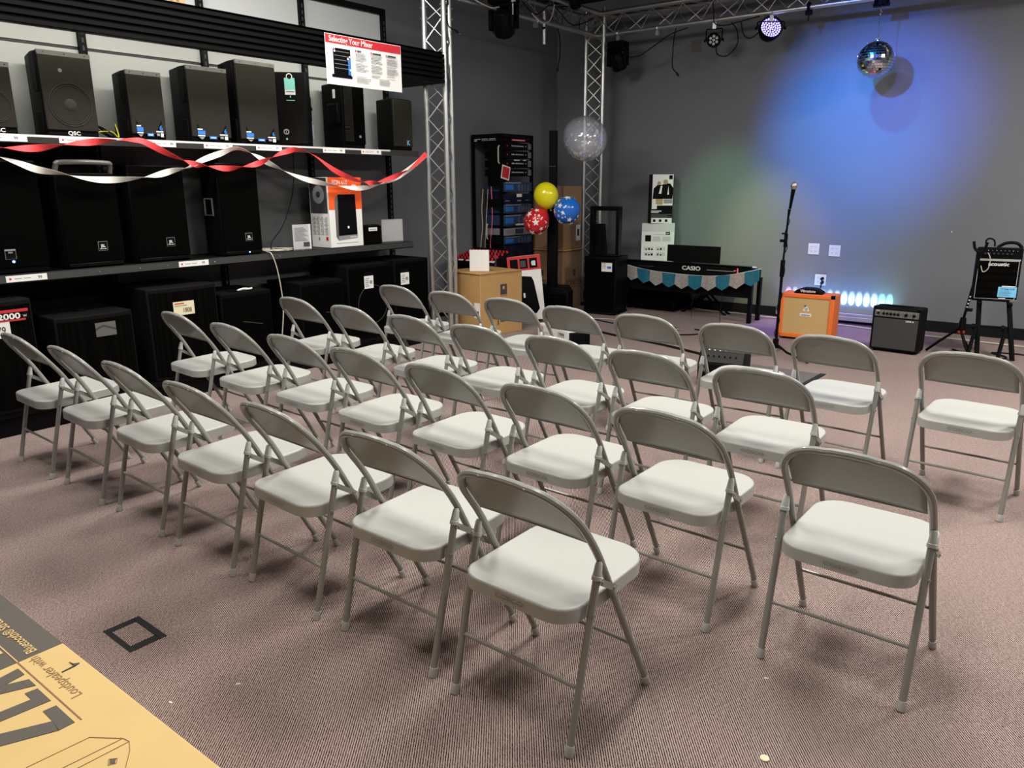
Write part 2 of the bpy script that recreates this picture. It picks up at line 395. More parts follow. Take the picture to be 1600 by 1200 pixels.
    # seat pan
    def ring(inset, n=6):
        x1 = .193 - inset; y0 = .006 + inset; y1 = .437 - inset; rr = .075 - inset; rf = .095 - inset; out = []
        for cx, cy, r_, a0 in ((x1 - rr, y0 + rr, rr, -90), (x1 - rf, y1 - rf, rf, 0), (-x1 + rf, y1 - rf, rf, 90), (-x1 + rr, y0 + rr, rr, 180)):
            for k in range(n + 1):
                a = math.radians(a0 + 90 * k / n); out.append((cx + r_ * math.cos(a), cy + r_ * math.sin(a)))
        return out
    s = MB(); n = len(ring(0)); levels = [(.003, -.044), (.0, -.0425), (.0, -.0415), (.0, -.0075), (.0, -.006), (.0018, -.0018), (.006, 0), (.008, 0)]
    rings = [ring(i) for i, _ in levels]; vs = []
    zt_ = lambda x, y: .4065 + .012 * max(0, (y - .1)) / .34
    for rg, (ins, dz) in zip(rings, levels): vs += [(x, y, zt_(x, y) + dz) for x, y in rg]
    fs = [(i * n + k, i * n + (k + 1) % n, (i + 1) * n + (k + 1) % n, (i + 1) * n + k) for i in range(len(levels) - 1) for k in range(n)]
    # inner rings with gentle dip
    prev = (len(levels) - 1) * n; cx, cy = 0, .22
    for f_ in (.93, .80, .65, .48, .3, .12):
        b0 = len(vs)
        for (x, y) in rings[-1]:
            X_, Y_ = cx + (x - cx) * f_, cy + (y - cy) * f_
            vs.append((X_, Y_, zt_(X_, Y_) - .0022 * (1 - f_ ** 2)))
        fs += [(prev + k, prev + (k + 1) % n, b0 + (k + 1) % n, b0 + k) for k in range(n)]; prev = b0
    fs.append(tuple(prev + k for k in range(n)))
    b0 = len(vs); vs += [(x, y, zt_(x, y) - .036) for x, y in ring(.005)]
    fs += [(k, b0 + k, b0 + (k + 1) % n, (k + 1) % n) for k in range(n)]; fs.append(tuple(b0 + k for k in reversed(range(n))))
    s.add(vs, fs); seat = s.build('seat', 'seat', t, ang=50)
    MB().text('COSCO', 0, .378, .019, 'xz', .0062, 0, .012, sx=1.5, depth=.0022).build('embossed_lettering', 'chair', seat)
    return t
CH = [('A7', -1.159, 1.465, -0.028), ('B8', -0.503, 2.197, -0.021), ('B7', -1.12, 2.242, -0.046), ('A6', -1.683, 1.492, -0.013), ('A5', -2.231, 1.49, -0.055),
      ('A4', -2.742, 1.483, -0.026), ('A3', -3.299, 1.502, -0.044), ('A2', -3.851, 1.505, -0.041), ('A1', -4.403, 1.502, -0.024), ('B6', -1.642, 2.256, -0.037),
      ('B5', -2.189, 2.27, -0.054), ('B4', -2.715, 2.291, -0.056), ('B3', -3.24, 2.314, -0.036), ('B2', -3.79, 2.325, -0.047), ('B1', -4.389, 2.363, -0.059),
      ('C1', -4.329, 3.176, -0.05), ('C2', -3.75, 3.145, -0.044), ('C3', -3.187, 3.107, -0.077), ('C4', -2.669, 3.097, -0.026), ('C5', -2.141, 3.082, -0.044),
      ('C6', -1.622, 3.04, -0.037), ('C7', -1.081, 3.015, -0.004), ('D1', -4.251, 4.031, -0.031), ('D2', -3.698, 4.002, -0.004), ('D3', -3.16, 3.99, 0.015),
      ('D4', -2.638, 3.927, -0.051), ('D5', -2.111, 3.936, 0.001), ('D6', -1.571, 3.947, 0.017), ('D7', -1.054, 3.913, -0.058), ('D8', -0.446, 3.867, -0.064)]
ORD = ['', 'first', 'second', 'third', 'fourth', 'fifth', 'sixth', 'seventh', 'eighth']
ROW = {'A': 'the row nearest the camera', 'B': 'the second row from the camera', 'C': 'the third row from the camera', 'D': 'the farthest row, nearest the stage'}
LAST = {'A': 7, 'B': 8, 'C': 7, 'D': 8}
proto = make_chair()
for i, (n, x, y, a) in enumerate(CH):
    c = proto if i == 0 else copy_tree(proto)
    c.location = (x, y, 0); c.rotation_euler = (0, 0, a)
    r, k = n[0], int(n[1])
    if k == 1: s = 'grey folding chair at the left end of %s, by the shelving' % ROW[r]
    elif k == LAST[r]: s = 'grey folding chair at the right end of %s' % ROW[r]
    else: s = 'grey folding chair, %s from the left in %s' % (ORD[k], ROW[r])
    s = s.replace('grey folding chair at the right', 'folding chair at the right').replace('grey folding chair at the left', 'folding chair at the left').replace(', by the shelving', '')
    tag(c, s, 'chair', 'grey folding chairs in rows facing the stage')
# ------------------------------------------------------------------ display shelving (gondola) along the left wall
XF = -5.26          # front plane of the two upper shelves
gon = thing('display_shelving', 'long black steel display shelving with pale back panels and ribbed canopy along the left wall', 'shelving', (-5.7, 0, 0))
G = lambda mb, n, m, **k: mb.build(n, m, gon, **k)
# (all parts in world axes, shifted by the empty's own x)
def gx(x): return x + 5.7
ups = [.85, 1.74, 2.63, 3.52, 4.45, 5.37]
for y in ups:
    b = MB().box(gx(-5.72), gx(-5.655), y - .024, y + .024, 0, 3.03)
    for k in range(int(2.9 / .05)): b.box(gx(-5.6555), gx(-5.6535), y - .006, y + .006, .1 + k * .05, .13 + k * .05, 1)
    G(b, 'upright', ['steel', 'dgrey'])
for i in range(len(ups) - 1):
    for z0, z1 in ((1.80, 2.352), (2.372, 2.985)):
        G(MB().box(gx(-5.70), gx(-5.685), ups[i] + .024, ups[i + 1] - .024, z0, z1), 'back_panel', 'slat')
    G(MB().box(gx(-5.70), gx(-5.690), ups[i] + .024, ups[i + 1] - .024, 2.356, 2.368), 'joint_strip', 'dgrey')
    G(MB().box(gx(-5.70), gx(-5.685), ups[i] + .024, ups[i + 1] - .024, .16, 1.74), 'back_panel', 'slatd' if i > 1 else 'steel')
G(MB().box(gx(-5.715), gx(-5.66), .85, 5.394, 2.985, 3.035), 'top_rail', 'steel')
for zt, ye in ((1.772, 5.36), (.955, 5.24)):
    sh = G(MB().box(gx(-5.68), gx(XF), .8, ye, zt - .03, zt), 'shelf', 'steel')
    lip = MB().box(gx(XF), gx(XF + .006), .8, ye, zt - .048, zt + .002)
    if zt < 1: lip.prism([(gx(XF), zt - .056), (gx(XF + .018), zt - .046), (gx(XF + .004), zt + .002), (gx(XF), zt + .002)], .8, ye, 'y')
    lp = lip.build('price_rail', 'steel2', sh)
    if zt < 1:
        for y in (2.35, 2.62, 2.82, 3.18, 3.42, 3.75, 3.9, 4.3, 4.62, 4.8, 5.08):
            MB().disc((gx(XF + .012), y, zt - .025), (1, 0, -.1), .004, 8, t=.006).build('screw', 'chrome', sh)
    else:
        MB().box(gx(XF + .006), gx(XF + .0075), .8, 5.0, zt - .012, zt + .001).build('label_holder', 'offw', sh)
tags1 = ((1.70, 2.04), (2.22, 2.44), (2.81, 2.98), (3.19, 3.42), (3.62, 3.85), (4.25, 4.48), (4.66, 4.89))
def ptag(y0, y1, z0, z1, x):
    b = MB().box(gx(x), gx(x + .0015), y0, y1, z0, z1)
    w_ = y1 - y0; x2 = gx(x + .0015); z = z0 + (z1 - z0) * .5
    b.disc((x2, y0 + w_ * .1, z), (1, 0, 0), .007, 8, 1, .0006)
    for a, c_ in ((.2, .38), (.42, .6)): b.box(x2, x2 + .0006, y0 + w_ * a, y0 + w_ * c_, z - .002, z + .002, 2)
    b.text('99', y0 + w_ * .82, z - .008, .024, 'yz', x2, 3, .01)
    return b.build('price_label', ['white', 'red', 'grey', 'dgrey'], gon, smooth=False)
for a, c_ in tags1: ptag(a, c_, 1.730, 1.768, XF + .008)
for a, c_ in ((1.80, 2.03), (2.9, 3.13)): ptag(a, c_, .912, .950, XF + .016)
# base deck
G(MB().box(gx(-5.70), gx(-5.13), .8, 5.40, .115, .145), 'base_deck', 'steel')
G(MB().box(gx(-5.68), gx(-5.145), .8, 5.40, 0, .115), 'kick_plate', 'blkgl')
# canopy: ribbed black box
can = MB(); prof = [(-5.02, 2.345), (-4.968, 2.345)]
nz = 6; h = (2.60 - 2.345) / nz
for k in range(nz):
    z = 2.345 + k * h
    prof += [(-4.957, z + .004), (-4.957, z + h * .62), (-4.985, z + h * .72), (-4.985, z + h * .95)]
prof += [(-4.957, 2.60), (-5.02, 2.60)]
can.prism([(gx(a), z) for a, z in prof], .8, 5.42, 'y')
G(can, 'canopy', 'steel', smooth=False)
G(MB().box(gx(-5.66), gx(-5.02), .8, 5.42, 2.585, 2.60), 'canopy_deck', 'steel')
G(MB().box(gx(-5.56), gx(-5.02), 5.40, 5.42, 2.345, 2.585), 'canopy_end', 'steel')
for y in (ups[1], ups[3], ups[5] - .05): G(MB().box(gx(-5.66), gx(-5.04), y - .012, y + .012, 2.50, 2.585), 'canopy_bracket', 'steel')
G(MB().box(gx(-5.12), gx(-5.03), .95, 5.15, 2.545, 2.583), 'tube_light_housing', 'offw')

# ------------------------------------------------------------------ loudspeakers
def side_handle(b, w, h, d, z, m=0, right=False):
    x = w / 2 if right else -w / 2
    sgn = 1 if right else -1
    b.box(min(x, x + sgn * .004), max(x, x + sgn * .004), d * .35, d * .75, z - h / 2, z + h / 2, m)
def speaker(name, label, cat, y, z, w, h, d, style, group=None, x=None, rz=PI / 2, parts=True):
    """front faces local -y; base centre of the front edge at the origin"""
    t = thing(name, label, cat, (XF - .02 if x is None else x, y, z), rz, group)
    bw = w * .62; r_ = .03
    body = [(-w / 2, .012), (w / 2, .012), (w / 2, d * .30), (bw / 2, d), (-bw / 2, d), (-w / 2, d * .30)]
    cb = MB().prism(body, .0, h, 'z').build('cabinet', 'blk', t, bevel=.012)
    hc = MB(); hc.box(-w / 2 - .002, -w / 2 + .03, d * .30, d * .34, h * .38, h * .62, 0)
    g = 'grille' if style in ('qsc', 'wave', 'k') else 'grille2'
    gr = MB().box(-w / 2 + .004, w / 2 - .004, 0, .014, .035, h - (.028 if style in ('wave', 'qsc') else .01)).build('grille', g, t, bevel=.006)
    if style in ('wave', 'qsc'):
        tr = MB().prism([(-w / 2 + .004, .0), (w / 2 - .004, .0), (w / 2 - .004, .03), (-w / 2 + .004, .03)], h - .027, h + .001, 'z')
        for sx in (-.38, 0, .38): tr.disc((sx * w, -.0005, h - .013), (0, -1, 0), .004, 8, 1)
        tr.build('top_trim', ['trim', 'blk'], t, bevel=.006)
        hd = MB().box(-w / 2 - .006, -w / 2 + .02, d * .10, d * .33, h * .52, h * .97).box(-w / 2 - .006, -w / 2 + .02, d * .10, d * .33, .0, h * .30)
        hd.build('side_rib', 'blk', t, bevel=.006)
    if style == 'qsc':
        wf = MB(); zc = h * .38; R_ = w * .40
        wf.tube([(R_ * math.cos(a), -.001, zc + R_ * math.sin(a)) for a in [2 * PI * k / 40 for k in range(40)]], .003, 6, 0, True)
        wf.tube([(R_ * .9 * math.cos(a), -.001, zc + R_ * .9 * math.sin(a)) for a in [2 * PI * k / 40 for k in range(40)]], .002, 6, 0, True)
        wf.T = Matrix.Translation((0, .004, zc)) @ Matrix.Rotation(PI / 2, 4, 'X')
        wf.lathe([(R_ * .30, .003), (R_ * .26, .007), (R_ * .14, .010), (0, .011)], n=24); wf.T = None
        wf.build('woofer', 'cone', t)
        hn = MB().disc((-w * .12, -.0015, h * .78), (0, -1, 0), .012, 14, t=.002).build('horn_throat', 'trim', t)
        MB().text('QSC', 0, .010, .032, 'xz', .004, 0, .02, sx=1.2).build('lettering', 'white', t)
    if style == 'wave':
        st = MB()
        st.add([(-w * .36, -.002, .035), (-w * .28, -.002, .02), (-w * .20, -.002, .035), (-w * .36, -.002, .13)], [(0, 1, 2, 3)], 0)
        st.add([(w * .36, -.002, .035), (w * .28, -.002, .02), (w * .18, -.002, .045), (w * .36, -.002, .13)], [(0, 1, 2, 3)], 0)
        st.pr(-w * .36, -w * .18, .052, .080, -.002, 1); st.pr(-w * .36, -w * .24, .084, .092, -.002, 2); st.pr(-w * .36, -w * .19, .040, .048, -.002, 2)
        st.add([(-w * .34, -.0035, .034), (-w * .20, -.0035, .034), (-w * .27, -.0035, .018)], [(0, 1, 2)], 3)
        st.text('6', w * .33, .066, .045, 'xz', -.002, 1, .02); st.pr(w * .18, w * .38, .052, .060, -.002, 2); st.pr(w * .30, w * .38, .022, .046, -.002, 2); st.pr(w * .19, w * .27, .028, .044, -.002, 3)
        st.pr(-w * .08, w * .10, .024, .044, -.002, 1); st.pr(-w * .05, w * .07, .030, .036, -.0035, 2)
        st.build('warranty_stickers', ['blkgl', 'blue', 'white', 'grey'], t, smooth=False)
    if style == 'jbl':
        lg = MB().pr(.02, .08, .105, .165, 0, 0); lg.pr(.022, .078, .107, .163, -.0012, 1); lg.text('JBL', .05, .128, .026, 'xz', -.0022, 2, .03, sx=.8); lg.pr(.028, .072, .116, .119, -.0024, 2)
        lg.build('badge', ['grey', 'blk', 'offw'], t, smooth=False)
        MB().box(-w / 2 + .01, w / 2 - .01, -.006, .03, .010, .034).build('front_bar', 'blkgl', t, bevel=.004)
    if style == 'ev':
        lg = MB().pr(-.03, .03, .09, .15, 0, 0); lg.pr(-.028, .028, .092, .14, -.0012, 1); lg.text('SRX', 0, .125, .014, 'xz', -.002, 2)
        lg.build('badge', ['grey', 'blk', 'offw'], t, smooth=False)
    if style == 'k':
        lg = MB().text('K', w * .24, .05, .06, 'xz', -.001, 0, .02); lg.build('logo', 'lblue', t)
        wf = MB(); zc = h * .40; R_ = w * .36
        wf.tube([(R_ * math.cos(a), .0, zc + R_ * math.sin(a)) for a in [2 * PI * k / 32 for k in range(32)]], .002, 6, 0, True).build('woofer', 'cone', t)
    return t
Z1 = 1.7725; Z2 = .9555
G1 = 'black loudspeakers on the top shelf'
speaker('loudspeaker', 'black loudspeaker cut by the left frame edge on the top shelf', 'speaker', 1.905, Z1, .222, .40, .28, 'qsc', G1)
speaker('loudspeaker', 'black loudspeaker with round woofer showing through its grille, on the top shelf', 'speaker', 2.331, Z1, .315, .495, .33, 'qsc', G1)
speaker('loudspeaker', 'small black loudspeaker with blue stickers right of the coiled cables on the top shelf', 'speaker', 2.82, Z1, .245, .435, .28, 'wave', G1)
speaker('loudspeaker', 'middle-sized black loudspeaker with blue stickers, second of the three stickered ones', 'speaker', 3.285, Z1, .318, .51, .33, 'wave', G1)
speaker('loudspeaker', 'tallest black loudspeaker with blue stickers, beside the hang-tagged cabinet', 'speaker', 3.69, Z1, .345, .59, .33, 'wave', G1)
for i, o in enumerate([o for o in bpy.data.objects if o.name.startswith('loudspeaker') and o.get('label')]): pass
# MACKIE cabinet turned towards the far end
t = thing('loudspeaker', 'wide smooth black loudspeaker with a teal hang tag and side handle on the top shelf', 'speaker', (-5.385, 4.055, Z1), math.radians(50), G1)
w_, h_ = .34, .565
MB().prism([(-.165, .0), (.135, .0), (.155, .06), (.155, .20), (.08, .235), (-.08, .235), (-.165, .15)], 0, h_, 'z').build('cabinet', 'blk', t, bevel=.01)
MB().box(-.165, .125, -.006, .004, .02, h_ - .02).build('grille', 'blk2', t, bevel=.004)
c = MB(); c.T = Matrix.Translation((.157, .125, h_ * .55)) @ Matrix.Rotation(math.radians(90), 4, 'Z'); c.box(-.065, .065, -.004, .004, -.10, .08, 0); c.box(-.04, .04, -.012, -.003, -.02, .0, 1)
c.build('side_handle', ['blkgl', 'steel'], t, bevel=.003)
lg = MB().disc((-.04, -.006, .115), (0, -1, 0), .021, 20, 0).disc((-.04, -.0075, .115), (0, -1, 0), .016, 20, 1); lg.tube([(-.046, -.009, .128), (-.036, -.009, .118), (-.046, -.009, .108), (-.034, -.009, .102)], .0022, 5, 0).disc((-.04, -.006, .06), (0, -1, 0), .008, 8, 2)
lg.build('logo', ['offw', 'blk', 'teal'], t)
tg = MB().disc((.01, -.008, .53), (0, -1, 0), .024, 18, 0).disc((.01, -.0095, .53), (0, -1, 0), .018, 18, 1).pr(-.03, .05, .43, .52, -.008, 2).pr(-.03, .05, .395, .432, -.008, 0).pr(-.03, .05, .355, .392, -.008, 1)
tg.pr(-.022, .042, .415, .42, -.0095, 1).pr(-.022, .042, .35, .355, -.0095, 2).text('$', .01, .375, .02, 'xz', -.0095, 0)
tg.build('hang_tag', ['white', 'blk', 'teal'], t)
c = MB(); c.T = Matrix.Translation((.160, .11, .12)) @ Matrix.Rotation(math.radians(90), 4, 'Z'); c.box(-.012, .012, -.005, -.003, -.07, .07, 0); c.box(-.006, .006, -.007, -.005, -.055, .055, 1); c.build('energy_sticker', ['blue', 'white'], t)
# speaker under the sign
t = speaker('loudspeaker', 'black loudspeaker with ribbed grille partly behind the hanging sign', 'speaker', 4.632, Z1, .235, .53, .33, 'plain', G1)
MB().box(-.16, -.118, .03, .16, .20, .36).build('side_handle', 'blkgl', t, bevel=.01)
rb = MB()
for k in range(44): rb.box(-.113, -.02, -.003, 0, .06 + k * .0105, .0645 + k * .0105)
rb.build('grille_ribs', 'grille', t, smooth=False)
MB().disc((.05, -.001, .10), (0, -1, 0), .012, 12, t=.002).build('logo', 'grey', t)
MB().box(-.16, -.158, .05, .08, .40, .47).build('side_sticker', 'white', t)
speaker('loudspeaker', 'small black loudspeaker with a pale K badge at the right end of the top shelf', 'speaker', 5.2, Z1, .24, .445, .27, 'k', G1)
# cables between speakers
cb = MB()
for k, (c1, m) in enumerate(((0, 0), (.03, 0), (-.03, 0), (.05, 1), (-.045, 0))):
    pts = [(-5.45 + c1, 2.46, Z1 + .012), (-5.44 + c1, 2.52, Z1 + .10 - .02 * k), (-5.42, 2.58 + c1, Z1 + .05), (-5.40 + c1, 2.64, Z1 + .012), (-5.42, 2.66, Z1 + .05 + c1)]
    cb.tube(smooth_path(pts), .006 if m == 0 else .003, 6, m)
tag(cb.build('cable_bundle', ['cord', 'bally']), 'tangle of black cables lying between two speakers on the top shelf', 'cable')

G2 = 'large black loudspeakers on the middle shelf'
t = speaker('loudspeaker', 'large black loudspeaker with perforated grille and glowing white power light, middle shelf', 'speaker', 1.86, Z2, .44, .67, .34, 'ev', G2)
MB().disc((.01, -.002, .075), (0, -1, 0), .008, 10, t=.003).build('power_light', 'dotb', t)
t = speaker('loudspeaker', 'large black loudspeaker with a carrying bar across its top and square badge', 'speaker', 2.36, Z2, .37, .60, .34, 'jbl', G2)
MB().tube(smooth_path([(-.17, .03, .60), (-.165, .01, .645), (-.15, .0, .66), (0, -.003, .665), (.15, .0, .66), (.165, .01, .645), (.17, .03, .60)], 4), .016, 10).build('carrying_bar', 'trim', t)
speaker('loudspeaker', 'large black loudspeaker with square badge, between the handle-topped one and the blue-lit one', 'speaker', 2.83, Z2, .39, .655, .34, 'jbl', G2)
t = speaker('loudspeaker', 'large black loudspeaker with a tiny blue power light and recessed side handle', 'speaker', 3.46, Z2, .335, .68, .34, 'jbl', G2)
MB().disc((.04, -.008, .022), (0, -1, 0), .0055, 8, t=.003).build('power_light', 'dotb', t)
MB().tube([(-.168, .10, .30), (-.172, .10, .42), (-.172, .20, .42), (-.172, .20, .30)], .008, 8, 0, True).build('side_handle', 'trim', t)

# printed speaker carton
t = thing('printed_carton', 'orange and white loudspeaker carton with speaker pictures on the middle shelf', 'box', (-5.27, 4.47, Z2), PI / 2)
W, H, D = .36, .58, .25
MB().box(-W / 2, W / 2, 0, D, 0, H).build('carton', 'white', t, bevel=.003)
p = MB(); p.pr(-W / 2, W / 2, .315, H, 0, 0)
p.text('EON 610', -.055, .522, .05, 'xz', -.0015, 1, .0, sx=.85)
p.pr(-.13, .03, .508, .511, -.0015, 1); p.pr(.075, .12, .475, .52, -.0015, 1); p.text('JBL', .098, .49, .02, 'xz', -.003, 0, .02)
p.add([(-.12, -.003, .09), (-.095, -.003, .06), (-.085, -.003, .44), (-.12, -.003, .40)], [(0, 1, 2, 3)], 2)
p.add([(-.095, -.003, .06), (.115, -.003, .075), (.105, -.003, .44), (-.085, -.003, .44)], [(0, 1, 2, 3)], 3)
p.add([(-.095, -.0035, .06), (.115, -.0035, .075), (.115, -.0035, .10), (-.095, -.0035, .095)], [(0, 1, 2, 3)], 4)
p.disc((.015, -.0045, .165), (0, -1, 0), .011, 10, 1); p.pr(.03, .105, .078, .084, -.004, 1); p.pr(-.12, .13, .032, .036, 0, 4)
p.build('front_print', ['orange', 'white', 'trim', 'blkgl', 'grey'], t, smooth=False)
p = MB(); x = -W / 2
def ps(y0, y1, z0, z1, m, k=1): p.box(x - .0012 * k, x, y0, y1, z0, z1, m)
ps(.02, D - .01, .285, H - .004, 0); p.disc((x, .13, .44), (-1, 0, 0), .075, 24, 1, .002); p.disc((x - .002, .13, .44), (-1, 0, 0), .055, 24, 2, .001); p.disc((x - .003, .13, .44), (-1, 0, 0), .026, 20, 0, .001)
for j in range(4):
    for k in range(14): ps(.03 + j * .052, .03 + j * .052 + (.042 if k % 4 else .03), .25 - k * .011, .2545 - k * .011, 2)
ps(.03, .06, .06, .09, 3); ps(.14, .16, .06, .085, 2)
p.build('side_print', ['dgrey', 'grey', 'grey', 'red'], t, smooth=False)
# acrylic holders
def holder(label, y, x, w, h, ink):
    t = thing('sign_holder', label, 'sign', (x, y, Z2), PI / 2 - .15)
    MB().box(-w / 2, w / 2, 0, .003, 0, h).box(-w / 2, w / 2, 0, .07, 0, .003).build('acrylic_stand', 'acryl', t)
    b = MB().box(-w / 2 + .004, w / 2 - .004, .003, .0045, .008, h - .004)
    if ink:
        for k in range(9): b.pr(-w * .4, w * (.1 + .3 * ((k * 7) % 3) / 3), h * (.85 - k * .06), h * (.87 - k * .06), 0, 1)
        b.pr(w * .05, w * .38, h * .14, h * .30, 0, 2)
    b.build('paper_insert', ['white' if ink else 'offw', 'grey', 'dgrey'], t, smooth=False)
holder('clear stand holding a small printed price sheet left of the orange carton', 4.02, -5.30, .17, .21, True)
holder('clear stand holding a blank greyish sheet at the right end of the middle shelf', 5.09, -5.36, .24, .21, False)
# small cube speaker
t = thing('monitor_speaker', 'small black cube monitor with a white label right of the orange carton', 'speaker', (-5.30, 4.79, Z2), PI / 2)
MB().prism([(0, 0), (.14, 0), (.16, .06), (.12, .17), (.02, .17)], -.11, .11, 'x').build('cabinet', 'blk', t, bevel=.01)
MB().box(-.10, .10, -.002, .006, .012, .16).build('grille', 'grille2', t, bevel=.003)
MB().pr(-.05, .05, .118, .148, -.003, 0).pr(-.04, .04, .130, .136, -.0042, 1).build('paper_label', ['white', 'grey'], t, smooth=False)
# coiled pale cable hanging off the shelf
c = MB(); pts = [(-5.60, 4.215, 1.735), (-5.60, 4.19, 1.45), (-5.58, 4.06, 1.17), (-5.52, 3.88, 1.02), (-5.42, 3.80, .972)]
c.tube(smooth_path(pts), .004, 6, 1)
cp = []
for k in range(70):
    a = k * .35; r_ = .10 + .02 * math.sin(k * .8); cp.append((-5.40 + r_ * .8 * math.cos(a), 3.83 + r_ * 1.3 * math.sin(a), .962 + .0002 * k))
c.tube(cp, .0035, 6, 0)
c.tube(smooth_path([(-5.36, 3.70, .966), (-5.28, 3.66, .966), (-5.225, 3.665, .945), (-5.215, 3.70, .80), (-5.21, 3.72, .56), (-5.20, 3.69, .36), (-5.22, 3.66, .16)]), .0045, 6, 0)
tag(c.build('coiled_cable', ['cordw', 'cord']), 'pale cable coiled on the middle shelf and hanging over its edge', 'cable')

# ------------------------------------------------------------------ floor subwoofers on the base deck
G3 = 'black subwoofers and cabinets on the bottom shelf'
ZD = .1455
def sub(label, y, w, h, d, x=-5.15, bow=True, m='blk2', rz=PI / 2, grille=True):
    t = thing('subwoofer', label, 'speaker', (x, y, ZD), rz, G3)
    n = 8; fr = [(-w / 2 + w * k / n, -.03 * (1 - (2 * k / n - 1) ** 2) if bow else 0) for k in range(n + 1)]
    MB().prism([(-w / 2, d), (-w / 2, 0)] + fr[1:-1] + [(w / 2, 0), (w / 2, d)], 0, h, 'z').build('cabinet', m, t, bevel=.008)
    if grille:
        fr2 = [(a * .94, b_ - .006) for a, b_ in fr]; MB().prism(fr2 + [(a, b_ + .008) for a, b_ in reversed(fr2)], .03, h - .03, 'z').build('grille', 'grille2', t)
    return t
t = sub('black subwoofer with a red 2000 sticker and white price tag at the left frame edge', 1.675, .41, .675, .5)
b = MB(); b.pr(-.02, .168, .600, .622, -.038, 0).pr(-.02, .15, .553, .572, -.038, 0).pr(-.02, .168, .565, .605, -.0385, 1).text('2000', .062, .567, .047, 'xz', -.0400, 2, .03, sx=1.3)
b.text('W', .148, .572, .02, 'xz', -.0400, 2); b.build('watt_sticker', ['red', 'blk', 'white'], t, smooth=False)
b = MB().pr(-.12, .06, .46, .555, -.038, 0).text('879', .0, .485, .06, 'xz', -.0395, 1, .01, sx=.8); b.build('price_tag', ['white', 'dgrey'], t, smooth=False)
t = sub('wide black subwoofer with a smoky logo plate below a flat top', 2.235, .49, .53, .5)
b = MB().pr(-.02, .11, .385, .475, -.041, 0); b.add([(-.02, -.0425, .425), (.03, -.0425, .445), (.11, -.0425, .415), (.11, -.0425, .43), (.03, -.0425, .46), (-.02, -.0425, .44)], [(0, 1, 2, 3, 4, 5)], 1)
b.build('logo_plate', ['trim', 'dgrey'], t, smooth=False)
b = MB().disc((0, .2, .53), (0, 0, 1), .03, 16, t=.012); b.build('pole_socket', 'blkgl', t)
t = sub('tall black subwoofer with a cream 1808 price card on its front', 2.85, .52, .645, .5)
b = MB().pr(-.10, .055, .45, .545, -.041, 0).pr(-.09, -.02, .528, .535, -.0425, 1).pr(-.09, .0, .515, .519, -.0425, 2).text('1808', .0, .468, .045, 'xz', -.0425, 3, .01, sx=.75)
b.build('price_card', ['khaki', 'red', 'grey', 'dgrey'], t, smooth=False)
t = sub('black carpeted cabinet with a white cloth lying in its top recess', 3.355, .43, .55, .45, bow=False, m='blkcarp')
MB().box(-.08, .10, .05, .14, .551, .556).build('top_cup', 'blkgl', t); MB().tube(smooth_path([(-.03, .06, .559), (.03, .08, .563), (.08, .07, .559), (.11, .09, .559)]), [.008] * 19, 6).build('cloth', 'white', t)
MB().tube([(-.05, -.006, .33), (.12, -.006, .29)], .004, 6).build('handle_edge', 'steel2', t)
t = sub('black carpeted cabinet with a recessed top handle right of the hanging cable', 4.07, .44, .56, .45, bow=False, m='blkcarp')
MB().box(-.10, .06, .12, .2, .56, .566).build('top_cup', 'blkgl', t); MB().tube([(.02, -.006, .30), (.18, -.006, .27)], .004, 6).build('handle_edge', 'steel2', t)
def hangtag(t, x0, z1):
    b = MB().pr(x0, x0 + .105, z1 - .03, z1, -.012, 1).pr(x0, x0 + .105, z1 - .14, z1 - .03, -.012, 0)
    for k in range(5): b.pr(x0 + .01, x0 + .055 - .01 * (k % 2), z1 - .055 - k * .016, z1 - .05 - k * .016, -.0135, 2)
    b.pr(x0 + .062, x0 + .09, z1 - .10, z1 - .072, -.0135, 2)
    b.build('hang_tag', ['white', 'blkgl', 'grey'], t, smooth=False)
t = sub('black carpeted cabinet with a white hang tag, left of the corner one', 4.61, .50, .655, .48, bow=False, m='blkcarp', x=-5.17); hangtag(t, -.075, .585)
wf = MB(); wf.tube([(.02 + .17 * math.cos(a), -.006, .30 + .17 * math.sin(a)) for a in [2 * PI * k / 36 for k in range(36)]], .004, 6, 0, True); wf.build('woofer', 'steel2', t)
t = sub('black carpeted cabinet with a white hang tag at the shelving corner by the truss', 5.13, .44, .66, .48, bow=False, m='blkcarp', x=-5.17); hangtag(t, -.155, .575)

# ------------------------------------------------------------------ hanging sign, header carton, streamers
t = thing('hanging_sign', 'white and red sheet reading Selecting Your Mixer hung on the canopy', 'sign', (-4.945, 4.47, 2.22), PI / 2)
W, H = .78, .36
n = 14; vs = []; fs = []
cur = lambda q: -.004 - .012 * max(0, (q - .7)) ** 2 * 8
def sheet(z0, z1, off, m, b, x0=-W / 2, x1=W / 2):
    vs = []; 
    for k in range(n + 1):
        x = x0 + (x1 - x0) * k / n; y = cur((x + W / 2) / W) - off
        vs += [(x, y, z0), (x, y, z1), (x, y + .0012, z0), (x, y + .0012, z1)]
    fs = []
    for k in range(n):
        a = 4 * k; fs += [(a, a + 4, a + 5, a + 1), (a + 2, a + 3, a + 7, a + 6), (a, a + 2, a + 6, a + 4), (a + 1, a + 5, a + 7, a + 3)]
    fs += [(0, 1, 3, 2), (4 * n, 4 * n + 2, 4 * n + 3, 4 * n + 1)]
    b.add(vs, fs, m)
b = MB(); sheet(0, H, 0, 0, b); sheet(H - .065, H - .004, .0014, 1, b, -W / 2 + .004, W / 2 - .004)
s_ = b.build('sheet', ['white', 'red'], t)
b = MB(); b.text('Selecting Your Mixer', -.355, H - .052, .056, 'xz', -.007, 0, .018, align='LEFT', sx=.92)
b.build('title', ['white'], t, smooth=False)
